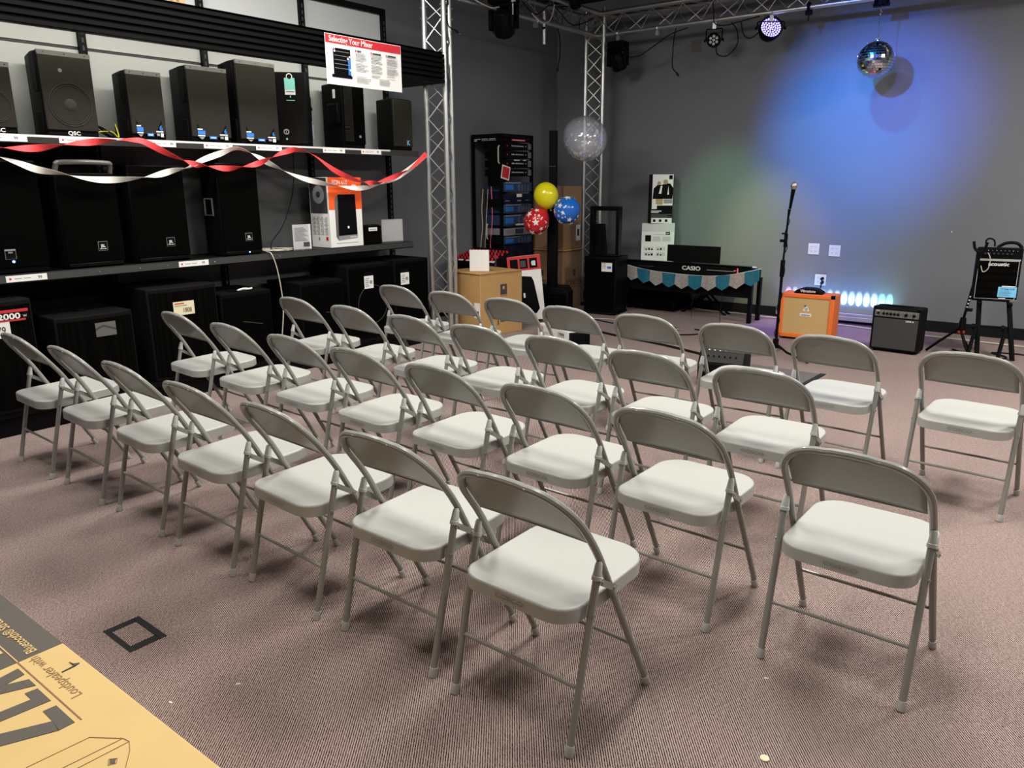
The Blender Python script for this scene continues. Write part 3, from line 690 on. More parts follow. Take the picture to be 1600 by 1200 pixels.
b = MB(); b.pr(-.32, -.15, .075, .265, -.007, 0); b.pr(-.34, -.14, .055, .075, -.0068, 0); b.pr(-.178, -.152, .08, .20, -.0085, 1)
for k in range(5): b.pr(-.31, -.16, .24 - k * .03, .243 - k * .03, -.0086, 2)
for x_, z_ in ((-.315, .235), (-.317, .255), (-.185, .19), (-.165, .205), (-.165, .11)): b.pr(x_, x_ + .014, z_, z_ + .014, -.009, 3)
b.build('mixer_picture', ['blk', 'blue', 'grey', 'white'], t, smooth=False)
b = MB(); rnd = random.Random(3)
for cx, rows in ((-.10, 13), (.06, 16), (.22, 15)):
    b.pr(cx, cx + .012, .262, .272, -.007 - (.006 if cx > .2 else .002), 1); b.pr(cx + .02, cx + (.06 if cx < 0 else .11), .262, .271, -.007 - (.006 if cx > .2 else .002), 2)
    for k in range(rows):
        if k % 7 == 6: continue
        q = -.007 - (.012 if cx > .2 else .003); b.pr(cx, cx + .13 * (.6 + .4 * rnd.random()), .248 - k * .0105, .2515 - k * .0105, q, 0)
for cx in (-.10, .14):
    for k in range(4): b.pr(cx, cx + .17 * (.5 + .4 * rnd.random()), .075 - k * .011, .079 - k * .011, -.012, 0)
b.build('body_text', ['grey', 'red', 'dgrey'], t, smooth=False)
t = thing('cardboard_carton', 'brown carton lying on top of the shelving canopy at the top edge', 'box', (-4.975, 2.80, 2.601), PI / 2)
MB().box(-.19, .19, 0, .3, 0, .3).build('carton', 'card', t, bevel=.004)
b = MB()
for k in range(8): b.pr(-.17 + k * .043, -.145 + k * .043, .025, .045, 0, 0); b.pr(-.17 + k * .043, -.15 + k * .043, .008, .018, 0, 0)
b.build('carton_print', ['cardink'], t, smooth=False)

def streamer(name, label, pts, x0, nodes, mat_, wd=.042):
    P = smooth_path([(x0, y, z) for y, z in pts], 6); N = len(P); b = MB(); vs = []; fs = []
    s = [0.]
    for i in range(1, N): s.append(s[-1] + (P[i] - P[i - 1]).length)
    # twist angle grows by PI between successive narrow nodes (given as y positions)
    def ang(y):
        ns = nodes
        if y <= ns[0]: return PI / 2 - (ns[0] - y) / .25 * PI * .5
        for k in range(len(ns) - 1):
            if ns[k] <= y <= ns[k + 1]: return PI / 2 + PI * (k + (y - ns[k]) / (ns[k + 1] - ns[k]))
        return PI / 2 + PI * (len(ns) - 1) + min(PI * .4, (y - ns[-1]) / .25 * PI * .5)
    for i, p in enumerate(P):
        t_ = (P[min(i + 1, N - 1)] - P[max(i - 1, 0)]).normalized(); up = Vector((1, 0, 0)).cross(t_).normalized(); a = ang(p.y)
        d = up * math.cos(a) + Vector((1, 0, 0)) * math.sin(a)
        # eased so that the flat parts stay long
        e = d * wd / 2; nn = t_.cross(d).normalized() * .0004
        vs += [p + e + nn, p - e + nn, p + e - nn, p - e - nn]
    for i in range(N - 1):
        a = 4 * i; fs += [(a, a + 4, a + 5, a + 1), (a + 2, a + 3, a + 7, a + 6), (a, a + 2, a + 6, a + 4), (a + 1, a + 5, a + 7, a + 3)]
    fs += [(0, 1, 3, 2), (4 * N - 4, 4 * N - 2, 4 * N - 1, 4 * N - 3)]
    b.add(vs, fs); return tag(b.build(name, mat_, ang=60), label, 'streamer')
W_ = [(1.5, 1.78), (1.72, 1.69), (1.86, 1.639), (1.96, 1.605), (2.06, 1.569), (2.2, 1.544), (2.31, 1.522), (2.43, 1.511), (2.59, 1.515), (2.77, 1.536), (2.91, 1.571), (3.03, 1.594), (3.15, 1.648), (3.29, 1.695), (3.43, 1.735), (3.58, 1.689), (3.8, 1.59), (4.03, 1.518), (4.35, 1.463), (4.56, 1.446), (4.78, 1.466), (5.02, 1.532), (5.26, 1.646), (5.41, 1.74)]
R_ = [(1.5, 1.70), (1.72, 1.688), (1.87, 1.689), (1.97, 1.688), (2.08, 1.695), (2.2, 1.714), (2.34, 1.734), (2.54, 1.757), (2.65, 1.762), (2.73, 1.753), (2.88, 1.684), (2.96, 1.652), (3.06, 1.62), (3.2, 1.6), (3.35, 1.593), (3.54, 1.619), (3.72, 1.678), (3.84, 1.723), (3.96, 1.741), (4.11, 1.702), (4.3, 1.595), (4.5, 1.52), (4.67, 1.488), (4.86, 1.509), (5.18, 1.611), (5.4, 1.751)]
streamer('crepe_streamer', 'red twisted crepe streamer draped along the top shelf edge', R_, -5.195, [1.88, 2.22, 2.55, 2.98, 3.16, 3.46, 3.74, 4.02, 4.62, 4.78, 5.2], 'streamr')
streamer('crepe_streamer', 'white twisted crepe streamer swagged along the top shelf edge', W_, -5.215, [1.84, 2.22, 2.72, 3.02, 3.52, 3.78, 4.35, 4.85], 'streamw')

# ------------------------------------------------------------------ lighting truss
ts = thing('lighting_truss', 'silver triangular aluminium truss frame on upright columns around the stage', 'truss', (-5.15, 5.58, 0))
O3 = Vector((-5.15, 5.58, 0)); S = .24; RT = .0245; RL = .0075
def chords(p0, p1, offs, name, lace_period=.34, phase=0):
    p0 = Vector(p0) - O3; p1 = Vector(p1) - O3; d = (p1 - p0); Ln = d.length; d.normalize()
    par = bpy.data.objects.new(name, None)
    hold = None; ch = []
    main = MB().tube([p0 + offs[0], p1 + offs[0]], RT, 14).build(name, 'alu', ts)
    for o_ in offs[1:]: MB().tube([p0 + o_, p1 + o_], RT, 14).build('chord', 'alu', main)
    bpy.data.objects.remove(par)
    nseg = max(2, int(round(Ln / (lace_period / 2))))
    for a, b_ in ((0, 1), (1, 2), (2, 0)):
        pts = []
        for k in range(nseg + 1):
            q = offs[a] if (k + phase + a) % 2 == 0 else offs[b_]; qo = offs[b_] if (k + phase + a) % 2 == 0 else offs[a]
            e = (qo - q).normalized() * RT * .8
            pts.append(p0 + d * (Ln * (k + .02) / (nseg + .04)) + q + e)
        MB().tube(pts, RL, 6).build('lacing', 'alu', main, ang=80)
    return main
h3 = S * math.sqrt(3) / 2
tri = [Vector((-S / 2, -h3 / 3, 0)), Vector((S / 2, -h3 / 3, 0)), Vector((0, 2 * h3 / 3, 0))]
for cx, cy in ((-5.15, 5.57), (-5.15, 8.28), (1.6, 8.28)):
    m = chords((cx, cy, .03), (cx, cy, 3.42), tri, 'column', .34, 0)
    b = MB().box(cx - .2 - O3.x, cx + .2 - O3.x, cy - .155 - O3.y, cy + .18 - O3.y, 0, .02); b.build('base_plate', 'steel', ts)
    for z in (2.93, 2.86):
        for o_ in tri:
            pass
    bl = MB()
    for z in (3.02, 2.93):
        for o_ in tri:
            for sx in (-1, 1): bl.disc((cx - O3.x + o_.x + sx * .030, cy - O3.y + o_.y, z), (sx, 0, 0), .007, 6, t=.012)
    bl.build('connector_pins', 'alu', m)
ZBM = 3.13
inv = lambda ax: [Vector((0, 0, 0)), (Vector((-S / 2, 0, h3)) if ax == 'y' else Vector((0, -S / 2, h3))), (Vector((S / 2, 0, h3)) if ax == 'y' else Vector((0, S / 2, h3)))]
chords((-5.15, 5.5, ZBM), (-5.15, 8.4, ZBM), inv('y'), 'beam')
chords((-5.28, 8.25, ZBM), (1.7, 8.25, ZBM), inv('x'), 'beam', .36)
chords((-5.15, 5.55, ZBM), (-2.6, 2.6, ZBM + .0), [Vector((0, 0, .12)), Vector((-.09, -.08, .33)), Vector((.09, .08, .33))], 'beam') if False else None

# ------------------------------------------------------------------ fixtures on the truss
def clamp(t, x, y, z, ax='x'):
    b = MB(); r = .032
    pts = [(x, y + r * math.cos(a), z + r * math.sin(a)) for a in [2 * PI * k / 14 for k in range(14)]] if ax == 'x' else [(x + r * math.cos(a), y, z + r * math.sin(a)) for a in [2 * PI * k / 14 for k in range(14)]]
    b.tube(pts, .008, 6, 0, True); b.box(x - .018, x + .018, y - .018, y + .018, z - .085, z - .028)
    b.cyl((x + .03, y, z - .02), (x + .065, y, z - .02), .008, n=6); b.build('hook_clamp', 'alu', t)
def moving_head(label, x, y, zr, ax, yaw, tilt, sc_=1., side=0.):
    t = thing('moving_head_light', label, 'stage light', (x, y, 0), 0, 'black moving head lights clamped to the truss')
    clamp(t, 0, 0, zr, ax)
    zt = zr - .085
    b = MB(); b.box(-.12 * sc_, .12 * sc_, -.09 * sc_, .09 * sc_, zt - .09 * sc_, zt); b.build('base', 'blk', t, bevel=.02)
    y1 = MB()
    for sx in (-1, 1): y1.box(sx * .12 * sc_ - .02, sx * .12 * sc_ + .02, -.05 * sc_, .05 * sc_, zt - .30 * sc_, zt - .08 * sc_)
    y1.box(-.12 * sc_, .12 * sc_, -.05 * sc_, .05 * sc_, zt - .12 * sc_, zt - .09 * sc_)
    y1.build('yoke', 'blk', t, bevel=.012)
    h_ = MB(); h_.T = Matrix.Translation((0, 0, zt - .24 * sc_)) @ Matrix.Rotation(yaw, 4, 'Z') @ Matrix.Rotation(tilt, 4, 'X')
    h_.lathe([(.04 * sc_, .12 * sc_), (.085 * sc_, .09 * sc_), (.105 * sc_, .0), (.10 * sc_, -.09 * sc_), (.075 * sc_, -.12 * sc_)], n=8); h_.T = None
    hd = h_.build('head', 'blkgl', t, bevel=.008)
    l = MB(); l.T = Matrix.Translation((0, 0, zt - .24 * sc_)) @ Matrix.Rotation(yaw, 4, 'Z') @ Matrix.Rotation(tilt, 4, 'X')
    l.lathe([(.06 * sc_, -.121 * sc_), (.03 * sc_, -.128 * sc_), (0, -.13 * sc_)], n=16); l.T = None; l.build('lens', 'blkgl', hd)
    return t, zt
t, zt = moving_head('black moving head light with white labels hung beside the left truss column', -5.03, 6.36, ZBM + h3, 'y', .6, .5, 1.1)
b = MB(); b.T = Matrix.Translation((.13, -.02, zt - .12)); 
for k, (a, c_, w2, h2) in enumerate(((-.02, .02, .03, .012), (.0, -.02, .04, .018), (-.01, -.07, .025, .03), (.01, -.13, .02, .02))): b.box(.02, .022, a - w2, a + w2, c_ - h2, c_ + h2, 0)
b.build('paper_labels', 'white', t, smooth=False)
MB().box(.10, .125, -.03, .03, zt - .035, zt - .015).build('red_display', 'redl', t)
moving_head('black moving head light at the top frame edge above the clear balloon', -4.96, 7.50, ZC - .03, 'y', .3, .3, .62)
moving_head('black moving head light hanging right of the far corner truss column', -4.86, 8.25, ZBM, 'x', -.4, .4, .88)
def par(label, x, y, zr, rz, tilt, r, lit, n, dr=1.55):
    t = thing('par_light', label, 'stage light', (x, y, 0), rz, 'small round stage lights under the back truss beam')
    clamp(t, 0, 0, zr, 'x'); zc = zr - .085 - r * dr
    b = MB()
    w2 = r * 1.15
    b.tube([(-w2, 0, zc), (-w2, 0, zr - .095), (-w2 * .9, 0, zr - .085), (w2 * .9, 0, zr - .085), (w2, 0, zr - .095), (w2, 0, zc)], .007, 6)
    b.build('yoke', 'blk', t)
    T = Matrix.Translation((0, 0, zc)) @ Matrix.Rotation(tilt, 4, 'X')
    b = MB(); b.T = T @ Matrix.Rotation(PI / 2, 4, 'X')
    b.lathe([(r * .5, -r * .9), (r * .85, -r * .75), (r, -.02), (r, .0), (r, .03), (r * .9, .032), (r * .88, .012), (0, .010)], n=28); b.T = None
    hd = b.build('housing', 'blk', t)
    kn = MB().cyl((-w2 - .02, 0, zc), (-w2, 0, zc), .014, n=8); kn.cyl((w2 + .02, 0, zc), (w2, 0, zc), .014, n=8); kn.build('tilt_knobs', 'blk', t)
    if n == 7:
        pts = [(0, 0)] + [(r * .52 * math.cos(a), r * .52 * math.sin(a)) for a in [PI / 6 + PI / 3 * k for k in range(6)]]; rr = r * .2
    else:
        pts = []; rr = r * .075
        for ring_, cnt in ((0, 1), (.2, 6), (.4, 12), (.6, 18), (.78, 24)):
            for k in range(cnt): pts.append((r * ring_ * math.cos(2 * PI * k / cnt + ring_), r * ring_ * math.sin(2 * PI * k / cnt + ring_)))
    for (a, c_) in pts:
        b = MB(); b.T = T; b.disc((a, -.012, c_), (0, -1, 0), rr, 10, 0, .006); b.T = None
        b.build('led_lens', lit, hd)
par('unlit black round stage light with seven clear lenses under the back beam', -3.70, 8.25, ZBM, math.radians(15), .0, .072, 'ledw', 7)
par('round stage light glowing violet under the back truss beam', -3.10, 8.25, ZBM, math.radians(35), math.radians(-18), .115, 'led', 61, .55)
t = thing('truss_clamp', 'bare black clamp gripping the lower back beam right of the violet light', 'clamp', (-2.73, 8.25, ZBM))
MB().tube([(0, .034 * math.cos(a), .034 * math.sin(a)) for a in [2 * PI * k / 14 for k in range(14)]], .014, 8, 0, True).box(-.03, .03, -.02, .02, -.07, -.03).cyl((0, 0, -.07), (0, 0, -.12), .006, n=6).build('clamp_body', 'blk', t)
# two spare silver clamps
for i, (x, y, lab) in enumerate(((-4.36, 8.25, 'spare silver hook clamp on the back beam left of the unlit light'), (-5.15, 7.05, 'spare silver hook clamp on the left beam before the corner'))):
    t = thing('hook_clamp', lab, 'clamp', (x, y, ZBM), 0 if i == 0 else PI / 2, 'spare silver clamps on the truss')
    r = .032; MB().tube([(0, r * math.cos(a), r * math.sin(a)) for a in [2 * PI * k / 14 for k in range(14)]], .009, 6, 0, True).box(-.02, .02, -.02, .02, -.075, -.03).build('clamp_body', 'alu', t)
t = thing('grip_pipe', 'short pale pipe clamped upright to the left truss beam', 'pipe', (-5.15, 7.2, ZBM - .12))
MB().cyl((0, 0, -.10), (0, 0, .22), .022, n=12).build('pipe', 'alu', t); MB().cyl((0, -.02, .06), (.08, -.10, .04), .01, n=8).build('pin', 'blk', t)
def cable(label, pts, r=.006, m='cord', plug=True, name='hanging_cable', sub_=6):
    b = MB().tube(smooth_path(pts, sub_), r, 7)
    o = b.build(name, m); tag(o, label, 'cable')
    if plug:
        a = Vector(pts[-1]); d = (a - Vector(pts[-2])).normalized()
        MB().tube([a, a + d * .03, a + d * .045], [.011, .012, .006], 8).build('plug', m, o)
        MB().cyl(a + d * .045, a + d * .062, .004, n=6).build('plug_pin', 'chrome', o)
    return o
cable('short black cable with plug dangling from the left beam by the column', [(-5.12, 5.66, 3.13), (-5.10, 5.63, 3.02), (-5.08, 5.60, 2.93), (-5.08, 5.62, 2.86), (-5.06, 5.68, 2.83)])
cable('black cable dangling from the left beam before the corner', [(-5.13, 7.42, 3.10), (-5.12, 7.45, 3.0), (-5.12, 7.46, 2.85), (-5.12, 7.43, 2.74), (-5.12, 7.42, 2.70)])
cable('long black cable with silver plug dangling from the back beam', [(-4.13, 8.22, 3.10), (-4.14, 8.2, 2.98), (-4.145, 8.2, 2.84), (-4.14, 8.2, 2.70), (-4.09, 8.2, 2.64)])
cable('black cable loop between the moving head and the back beam', [(-4.70, 8.22, 2.86), (-4.55, 8.2, 2.86), (-4.38, 8.2, 2.94), (-4.20, 8.22, 3.04), (-4.0, 8.24, 3.09)], plug=False)
cable('black cable looping down beside the unlit round light', [(-3.50, 8.21, 3.08), (-3.43, 8.2, 2.99), (-3.42, 8.2, 2.86), (-3.52, 8.2, 2.76), (-3.62, 8.18, 2.78), (-3.65, 8.2, 2.86)], plug=False)
cable('black cable swag feeding the violet stage light', [(-3.40, 8.22, 3.07), (-3.36, 8.2, 2.95), (-3.30, 8.2, 2.905), (-3.24, 8.2, 2.92), (-3.18, 8.21, 2.98), (-3.17, 8.23, 3.06)], plug=False)
cable('black cable running along the left truss beam', [(-5.12, 5.9, 3.30), (-5.08, 6.2, 3.20), (-5.06, 6.5, 3.32), (-5.06, 6.9, 3.15), (-5.05, 7.2, 3.28), (-5.06, 7.6, 3.15), (-5.04, 8.0, 3.27)], plug=False)
cable('white cable swagged along the left truss beam to the labelled light', [(-5.11, 5.75, 3.28), (-5.08, 5.95, 3.15), (-5.06, 6.2, 3.10), (-5.04, 6.35, 3.12), (-5.0, 6.42, 3.0), (-4.99, 6.43, 2.92)], .007, 'cordw', False)
cable('white cable loop on the left truss beam past the labelled light', [(-5.02, 6.8, 3.14), (-5.0, 6.95, 3.07), (-5.0, 7.1, 3.12), (-5.02, 7.2, 3.28)], .007, 'cordw', False)
cable('black cable crossing the back truss beam above the lights', [(-3.72, 8.2, 3.35), (-3.68, 8.16, 3.2), (-3.66, 8.16, 3.08), (-3.55, 8.17, 3.05), (-3.40, 8.18, 3.07), (-3.2, 8.2, 3.10)], plug=False)

# ------------------------------------------------------------------ mirror ball
BX, BY, BZ, BR = -2.069, 8.25, 2.59, .165
t = thing('mirror_ball', 'silver mirror ball hanging from the truss on a chain', 'mirror ball', (BX, BY, BZ))
core = MB().lathe([(BR * .975 * math.sin(PI * k / 24) if 0 < k < 24 else 0, -BR * .975 * math.cos(PI * k / 24)) for k in range(25)], n=40).build('ball', 'mirgap', t)
tiles = MB(); rows = 22
for i in range(rows):
    a0 = PI * (i + .06) / rows; a1 = PI * (i + .94) / rows; am = (a0 + a1) / 2; cnt = max(4, int(2 * PI * math.sin(am) * rows / PI))
    for k in range(cnt):
        b0 = 2 * PI * (k + .04) / cnt; b1 = 2 * PI * (k + .96) / cnt; bm_ = (b0 + b1) / 2
        P4 = [Vector((math.sin(a) * math.cos(b_), math.sin(a) * math.sin(b_), math.cos(a))) * BR for a, b_ in ((a0, b0), (a0, b1), (a1, b1), (a1, b0))]
        nrm = Vector((math.sin(am) * math.cos(bm_), math.sin(am) * math.sin(bm_), math.cos(am)))
        j = Vector((random.uniform(-1, 1), random.uniform(-1, 1), random.uniform(-1, 1))) * .05
        cen = sum(P4, Vector()) / 4
        q = Quaternion((nrm.cross((nrm + j).normalized())).normalized(), nrm.angle((nrm + j).normalized()))
        P4 = [cen + q @ (p - cen) for p in P4]; P5 = [p - nrm * .004 for p in P4]
        tiles.add(P4 + P5, [(0, 1, 2, 3), (0, 4, 5, 1), (1, 5, 6, 2), (2, 6, 7, 3), (3, 7, 4, 0)])
tiles.build('mirror_tiles', 'mirror', core, smooth=False)
MB().tube([(.014 * math.cos(a), 0, BR + .018 + .014 * math.sin(a)) for a in [2 * PI * k / 14 for k in range(14)]], .0035, 6, 0, True).cyl((0, 0, BR - .005), (0, 0, BR + .006), .012, n=10).build('ring', 'chrome', t)
MB().cyl((0, 0, BR + .03), (-.005, 0, .39), .0022, n=6).build('wire', 'chrome', t)
chn = MB()
for k in range(5):
    zc = .395 + k * .021; ax = k % 2
    chn.tube([((.008 * math.cos(a) if ax else 0), (0 if ax else .008 * math.cos(a)), zc + .014 * math.sin(a)) for a in [2 * PI * q / 10 for q in range(10)]], .0028, 5, 0, True)
chn.build('chain', 'chrome', t)
MB().cyl((0, 0, .47), (0, 0, .56), .065, n=20).box(-.07, .07, -.02, .02, .46, .49).build('motor', 'blk', t)

# ------------------------------------------------------------------ wall outlets
def outlet(label, x, z, w=.118, h=.118, plugs=False, n=2):
    t = thing('wall_outlet', label, 'outlet', (x, YB, z), 0, None)
    MB().box(-w / 2, w / 2, -.008, 0, -h / 2, h / 2).build('cover_plate', 'pwhite', t, bevel=.003)
    s = MB()
    for k in range(n):
        cx = (k - (n - 1) / 2) * .048
        for zz in (-.024, .024):
            s.box(cx - .016, cx + .016, -.0095, -.008, zz - .014, zz + .014, 0); s.box(cx - .008, cx - .005, -.0105, -.0095, zz - .004, zz + .006, 1); s.box(cx + .005, cx + .008, -.0105, -.0095, zz - .004, zz + .006, 1)
    s.build('sockets', ['offw', 'dgrey'], t, smooth=False)
    return t
outlet('double white wall outlet left of its twin above the orange amplifier', -2.625, .775)
outlet('double white wall outlet right of its twin above the orange amplifier', -2.405, .765)
t = outlet('low white wall outlet with two black plugs and cords in it', -2.525, .445)
MB().tube(smooth_path([(.025, -.012, .02), (.03, -.05, .0), (.03, -.06, -.05), (.01, -.07, -.16)]), .006, 6).build('plug_cord', 'cord', t)
MB().cyl((.025, -.008, .02), (.025, -.045, .015), .016, n=10).cyl((.028, -.008, -.022), (.028, -.04, -.03), .016, n=10).build('plugs', 'cord', t)
t = outlet('dark wall box high on the wall beside the unlit round light', -4.13, 2.985, .12, .13); 
for c_ in kids(t): c_.data.materials[0] = M['trim']; 
for y_ in (): pass
for x_, z_, lab in ((-.87 - .45, 1.0, 'tiny white screw anchor in the back wall above the grey amplifier'),):
    o = MB().disc((x_, YB, z_), (0, -1, 0), .007, 8, t=.004).build('wall_anchor', 'pwhite'); tag(o, lab, 'screw')

# ------------------------------------------------------------------ LED bar on the floor
t = thing('led_light_bar', 'long floor light bar throwing bright ovals up the back wall', 'stage light', (-2.34, 8.65, 0))
MB().box(-.60, .60, -.035, .045, .045, .095).box(-.60, .60, -.035, -.022, .095, .128).build('housing', 'silver', t, bevel=.006)
for sx in (-.5, .5): MB().box(sx - .015, sx + .015, -.05, .06, 0, .05).build('bracket', 'blk', t)
for x in LEDX: MB().disc((x + 2.34, .012, .0945), (0, .2, 1), .016, 12, 0, .004).build('led_lens', 'ledon', t)

# ------------------------------------------------------------------ orange amplifier
def amp_box(t, w, h, d, m, bev=.014, taper=0.):
    return MB().prism([(0, 0.), (d, 0.), (d, h), (taper, h)], -w / 2, w / 2, 'x').build('cabinet', m, t, bevel=bev, seg=3)
t = thing('guitar_amplifier', 'orange guitar amplifier with tan grille cloth on the floor before the light bar', 'amplifier', (-2.27, 7.50, 0), math.radians(3))
w_, h_, d_ = .50, .445, .25
b = MB()
b.box(-w_ / 2, w_ / 2, .012, d_, .02, h_, 0)
b.build('cabinet', 'tol', t, bevel=.014, seg=3)
fr = MB(); T_ = .042
fr.box(-w_ / 2, w_ / 2, -.004, .02, .02, .02 + T_).box(-w_ / 2, w_ / 2, -.004, .02, h_ - T_ * .9, h_).box(-w_ / 2, -w_ / 2 + T_ * .9, -.004, .02, .02, h_).box(w_ / 2 - T_, w_ / 2, -.004, .02, .02, h_)
fr.build('front_frame', 'tol', t, bevel=.006)
MB().box(-w_ / 2 + .03, w_ / 2 - .03, .004, .013, .05, h_ - .03).build('grille_cloth', 'weave', t)
lg = MB().pr(-.055, .050, .232, .262, .004, 0, .004).text('orange', -.003, .240, .026, 'xz', -.001, 1, .02, sx=1.1)
lg.build('name_plate', ['white', 'dgrey'], t, smooth=False)
lg = MB(); lg.add([(-.03, .001, .285), (.03, .001, .285), (.026, .001, .30), (.014, .001, .318), (0, .001, .335), (-.014, .001, .318), (-.026, .001, .30)], [tuple(range(7))], 0)
lg.disc((0, .0005, .303), (0, -1, 0), .013, 14, 1).disc((0, -.0008, .303), (0, -1, 0), .007, 10, 0).add([(-.016, .0, .318), (0, .0, .332), (-.004, .0, .345), (-.02, .0, .338)], [(0, 1, 2, 3)], 1)
lg.build('crest', ['white', 'dgrey'], t, smooth=False)
for sx in (-1, 1):
    for sz in (.03, h_ - .01):
        pass
MB().box(w_ / 2 - .035, w_ / 2 + .003, -.007, .03, h_ - .03, h_ + .003).build('corner_guard', 'blkgl', t, bevel=.004)
MB().box(w_ / 2 - .002, w_ / 2 + .002, .06, d_ - .03, .12, .36).build('side_panel', 'tol', t)
for sx in (-.2, .2):
    for yy in (.04, .21): MB().cyl((sx, yy, 0), (sx, yy, .02), .016, n=10).build('foot', 'blk', t)
t = thing('tuner_pouch', 'black pouch with white lettering lying on the orange amplifier', 'pouch', (-2.28, 7.60, h_ + .001), math.radians(3))
MB().prism([(-.135, 0), (.135, 0), (.125, .022), (.06, .05), (-.05, .054), (-.115, .03)], -.07, .07, 'y').build('body', 'blk', t, bevel=.012)
MB().text('Vibrations', -.0, .016, .034, 'xz', -.073, 0, .02, sx=1.0).build('lettering', 'white', t)
MB().tube(smooth_path([(-.16, 0, .004), (-.165, 0, .05), (-.15, .01, .075), (-.13, .02, .06), (-.10, .03, .01)]), .0025, 5).build('antenna_wire', 'cordw', t)

# ------------------------------------------------------------------ grey grille amplifier
t = thing('guitar_amplifier', 'black combo amplifier with grey grille cloth and a knob panel on the floor', 'amplifier', (-1.457, 7.40, 0), math.radians(-4))
w_, h_, d_ = .405, .405, .20
amp_box(t, w_, h_ - .015, d_, 'blk2', .018).location = (0, 0, .015)
MB().box(-w_ / 2 + .02, w_ / 2 - .02, -.006, .01, .035, h_ - .10).build('grille_cloth', 'greycloth', t, bevel=.004)
cp = MB().box(-w_ / 2 + .02, w_ / 2 - .02, -.004, .012, h_ - .088, h_ - .028).build('control_panel', 'trim', t, bevel=.003)
for k, x_ in enumerate((-.15, -.105, -.075, -.045, -.015, .015, .08, .145)):
    MB().cyl((x_, -.004, h_ - .058), (x_, -.018, h_ - .058), .010 if x_ < .05 else .012, n=12).build('knob', 'blkgl', cp)
kk = MB()
for x_ in (-.16, -.12, -.09, -.06, -.03, 0, .04, .06, .10, .12, .16): kk.pr(x_ - .002, x_ + .002, h_ - .042, h_ - .038, -.004, 0); kk.pr(x_ - .005, x_ + .003, h_ - .078, h_ - .076, -.004, 0)
kk.pr(-.17, -.14, h_ - .040, h_ - .036, -.004, 0); kk.build('panel_marks', 'white', cp)
lg = MB().text('LINE 6', .115, h_ - .118, .02, 'xz', -.008, 0, .03, sx=1.2); lg.build('lettering', 'white', t)
MB().box(-.11, .11, .06, .10, h_ - .001, h_ + .012).build('top_handle', 'blk', t, bevel=.006)
for sx in (-1, 1): MB().box(sx * (w_ / 2 - .02) - .018, sx * (w_ / 2 - .02) + .018, -.004, .03, h_ - .03, h_ + .002).build('corner_guard', 'blkgl', t, bevel=.006)
for sx in (-.16, .16):
    for yy in (.03, .17): MB().cyl((sx, yy, 0), (sx, yy, .016), .014, n=10).build('foot', 'blk', t)

# ------------------------------------------------------------------ acoustic amp on stand, tripod stand
AX, AY = -.775, 7.72
t = thing('amplifier_stand', 'black folding amplifier stand carrying the small square amplifier', 'stand', (AX, AY, 0), math.radians(10))
lf = MB()
for sx in (-.10, .12):
    MB().tube([(sx, .12, .48), (sx + .07 * (1 if sx > 0 else .4), -.10, .0)], .020, 8).build('leg', 'blk', t)
    MB().tube([(sx, .02, .26), (sx - .06, -.34, .03), (sx - .06, -.36, .016)], .016, 8).build('leg', 'blk', t)
    MB().box(sx - .012, sx + .012, -.10, .20, .462, .482).build('support_arm', 'blk', t, bevel=.003)
    MB().cyl((sx - .035, .02, .25), (sx - .01, .02, .25), .028, n=12).build('locking_knob', 'blk', t)
MB().cyl((-.10, .02, .26), (.12, .02, .26), .010, n=8).build('cross_bar', 'blk', t); MB().cyl((-.14, -.33, .04), (.05, -.33, .04), .008, n=8).build('cross_bar', 'blk', t)
t = thing('bass_amplifier', 'small square black amplifier with white piping and blue label, raised on a stand', 'amplifier', (AX, AY - .02, .486), math.radians(10))
w_, h_, d_ = .33, .455, .22
T0 = Matrix.Rotation(math.radians(-6), 4, 'X')
def bt(): b = MB(); b.T = T0; return b
bt().box(-w_ / 2, w_ / 2, 0, d_, .0, h_).build('cabinet', 'blk2', t, bevel=.012, seg=3)
pp = bt(); x0, x1, z0, z1 = -w_ / 2 + .018, w_ / 2 - .02, .022, h_ - .115
pp.tube([(x0, -.002, z0), (x1, -.002, z0), (x1, -.002, z1), (x0, -.002, z1)], .003, 6, 0, True); pp.build('piping', 'offw', t)
bt().box(x0, x1, -.004, .004, z0, z1).build('grille_cloth', 'grille2', t)
cp = bt().box(-w_ / 2 + .012, w_ / 2 - .012, -.003, .005, h_ - .10, h_ - .012); cp = cp.build('control_panel', 'blkgl', t)
bt().box(-w_ / 2 + .012, w_ / 2 - .012, -.005, .005, h_ - .112, h_ - .098).build('silver_strip', 'alu', t)
for k in range(7): bt().cyl((-.11 + k * .032, -.003, h_ - .055), (-.11 + k * .032, -.02, h_ - .055), .0085, n=10).build('knob', 'chrome', cp)
kk = bt()
for k in range(9): kk.pr(-.12 + k * .03, -.116 + k * .03, h_ - .03, h_ - .026, -.003, 0)
kk.build('panel_marks', 'white', cp)
bt().text('acoustic', .0, h_ - .155, .042, 'xz', -.005, 0, .025, sx=1.1).build('lettering', 'offw', t)
lb = bt().pr(.02, .155, .04, .125, -.005, 0).pr(.045, .14, .127, .134, -.005, 1).pr(.03, .08, .026, .032, -.005, 1); lb.text('10 Watt 1x10', .087, .102, .018, 'xz', -.0065, 2, .03)
for k in range(5): lb.pr(.03, .10 + .01 * (k % 3), .092 - k * .010, .094 - k * .010, -.0065, 2)
lb.build('blue_label', ['lblue', 'white', 'dgrey'], t, smooth=False)
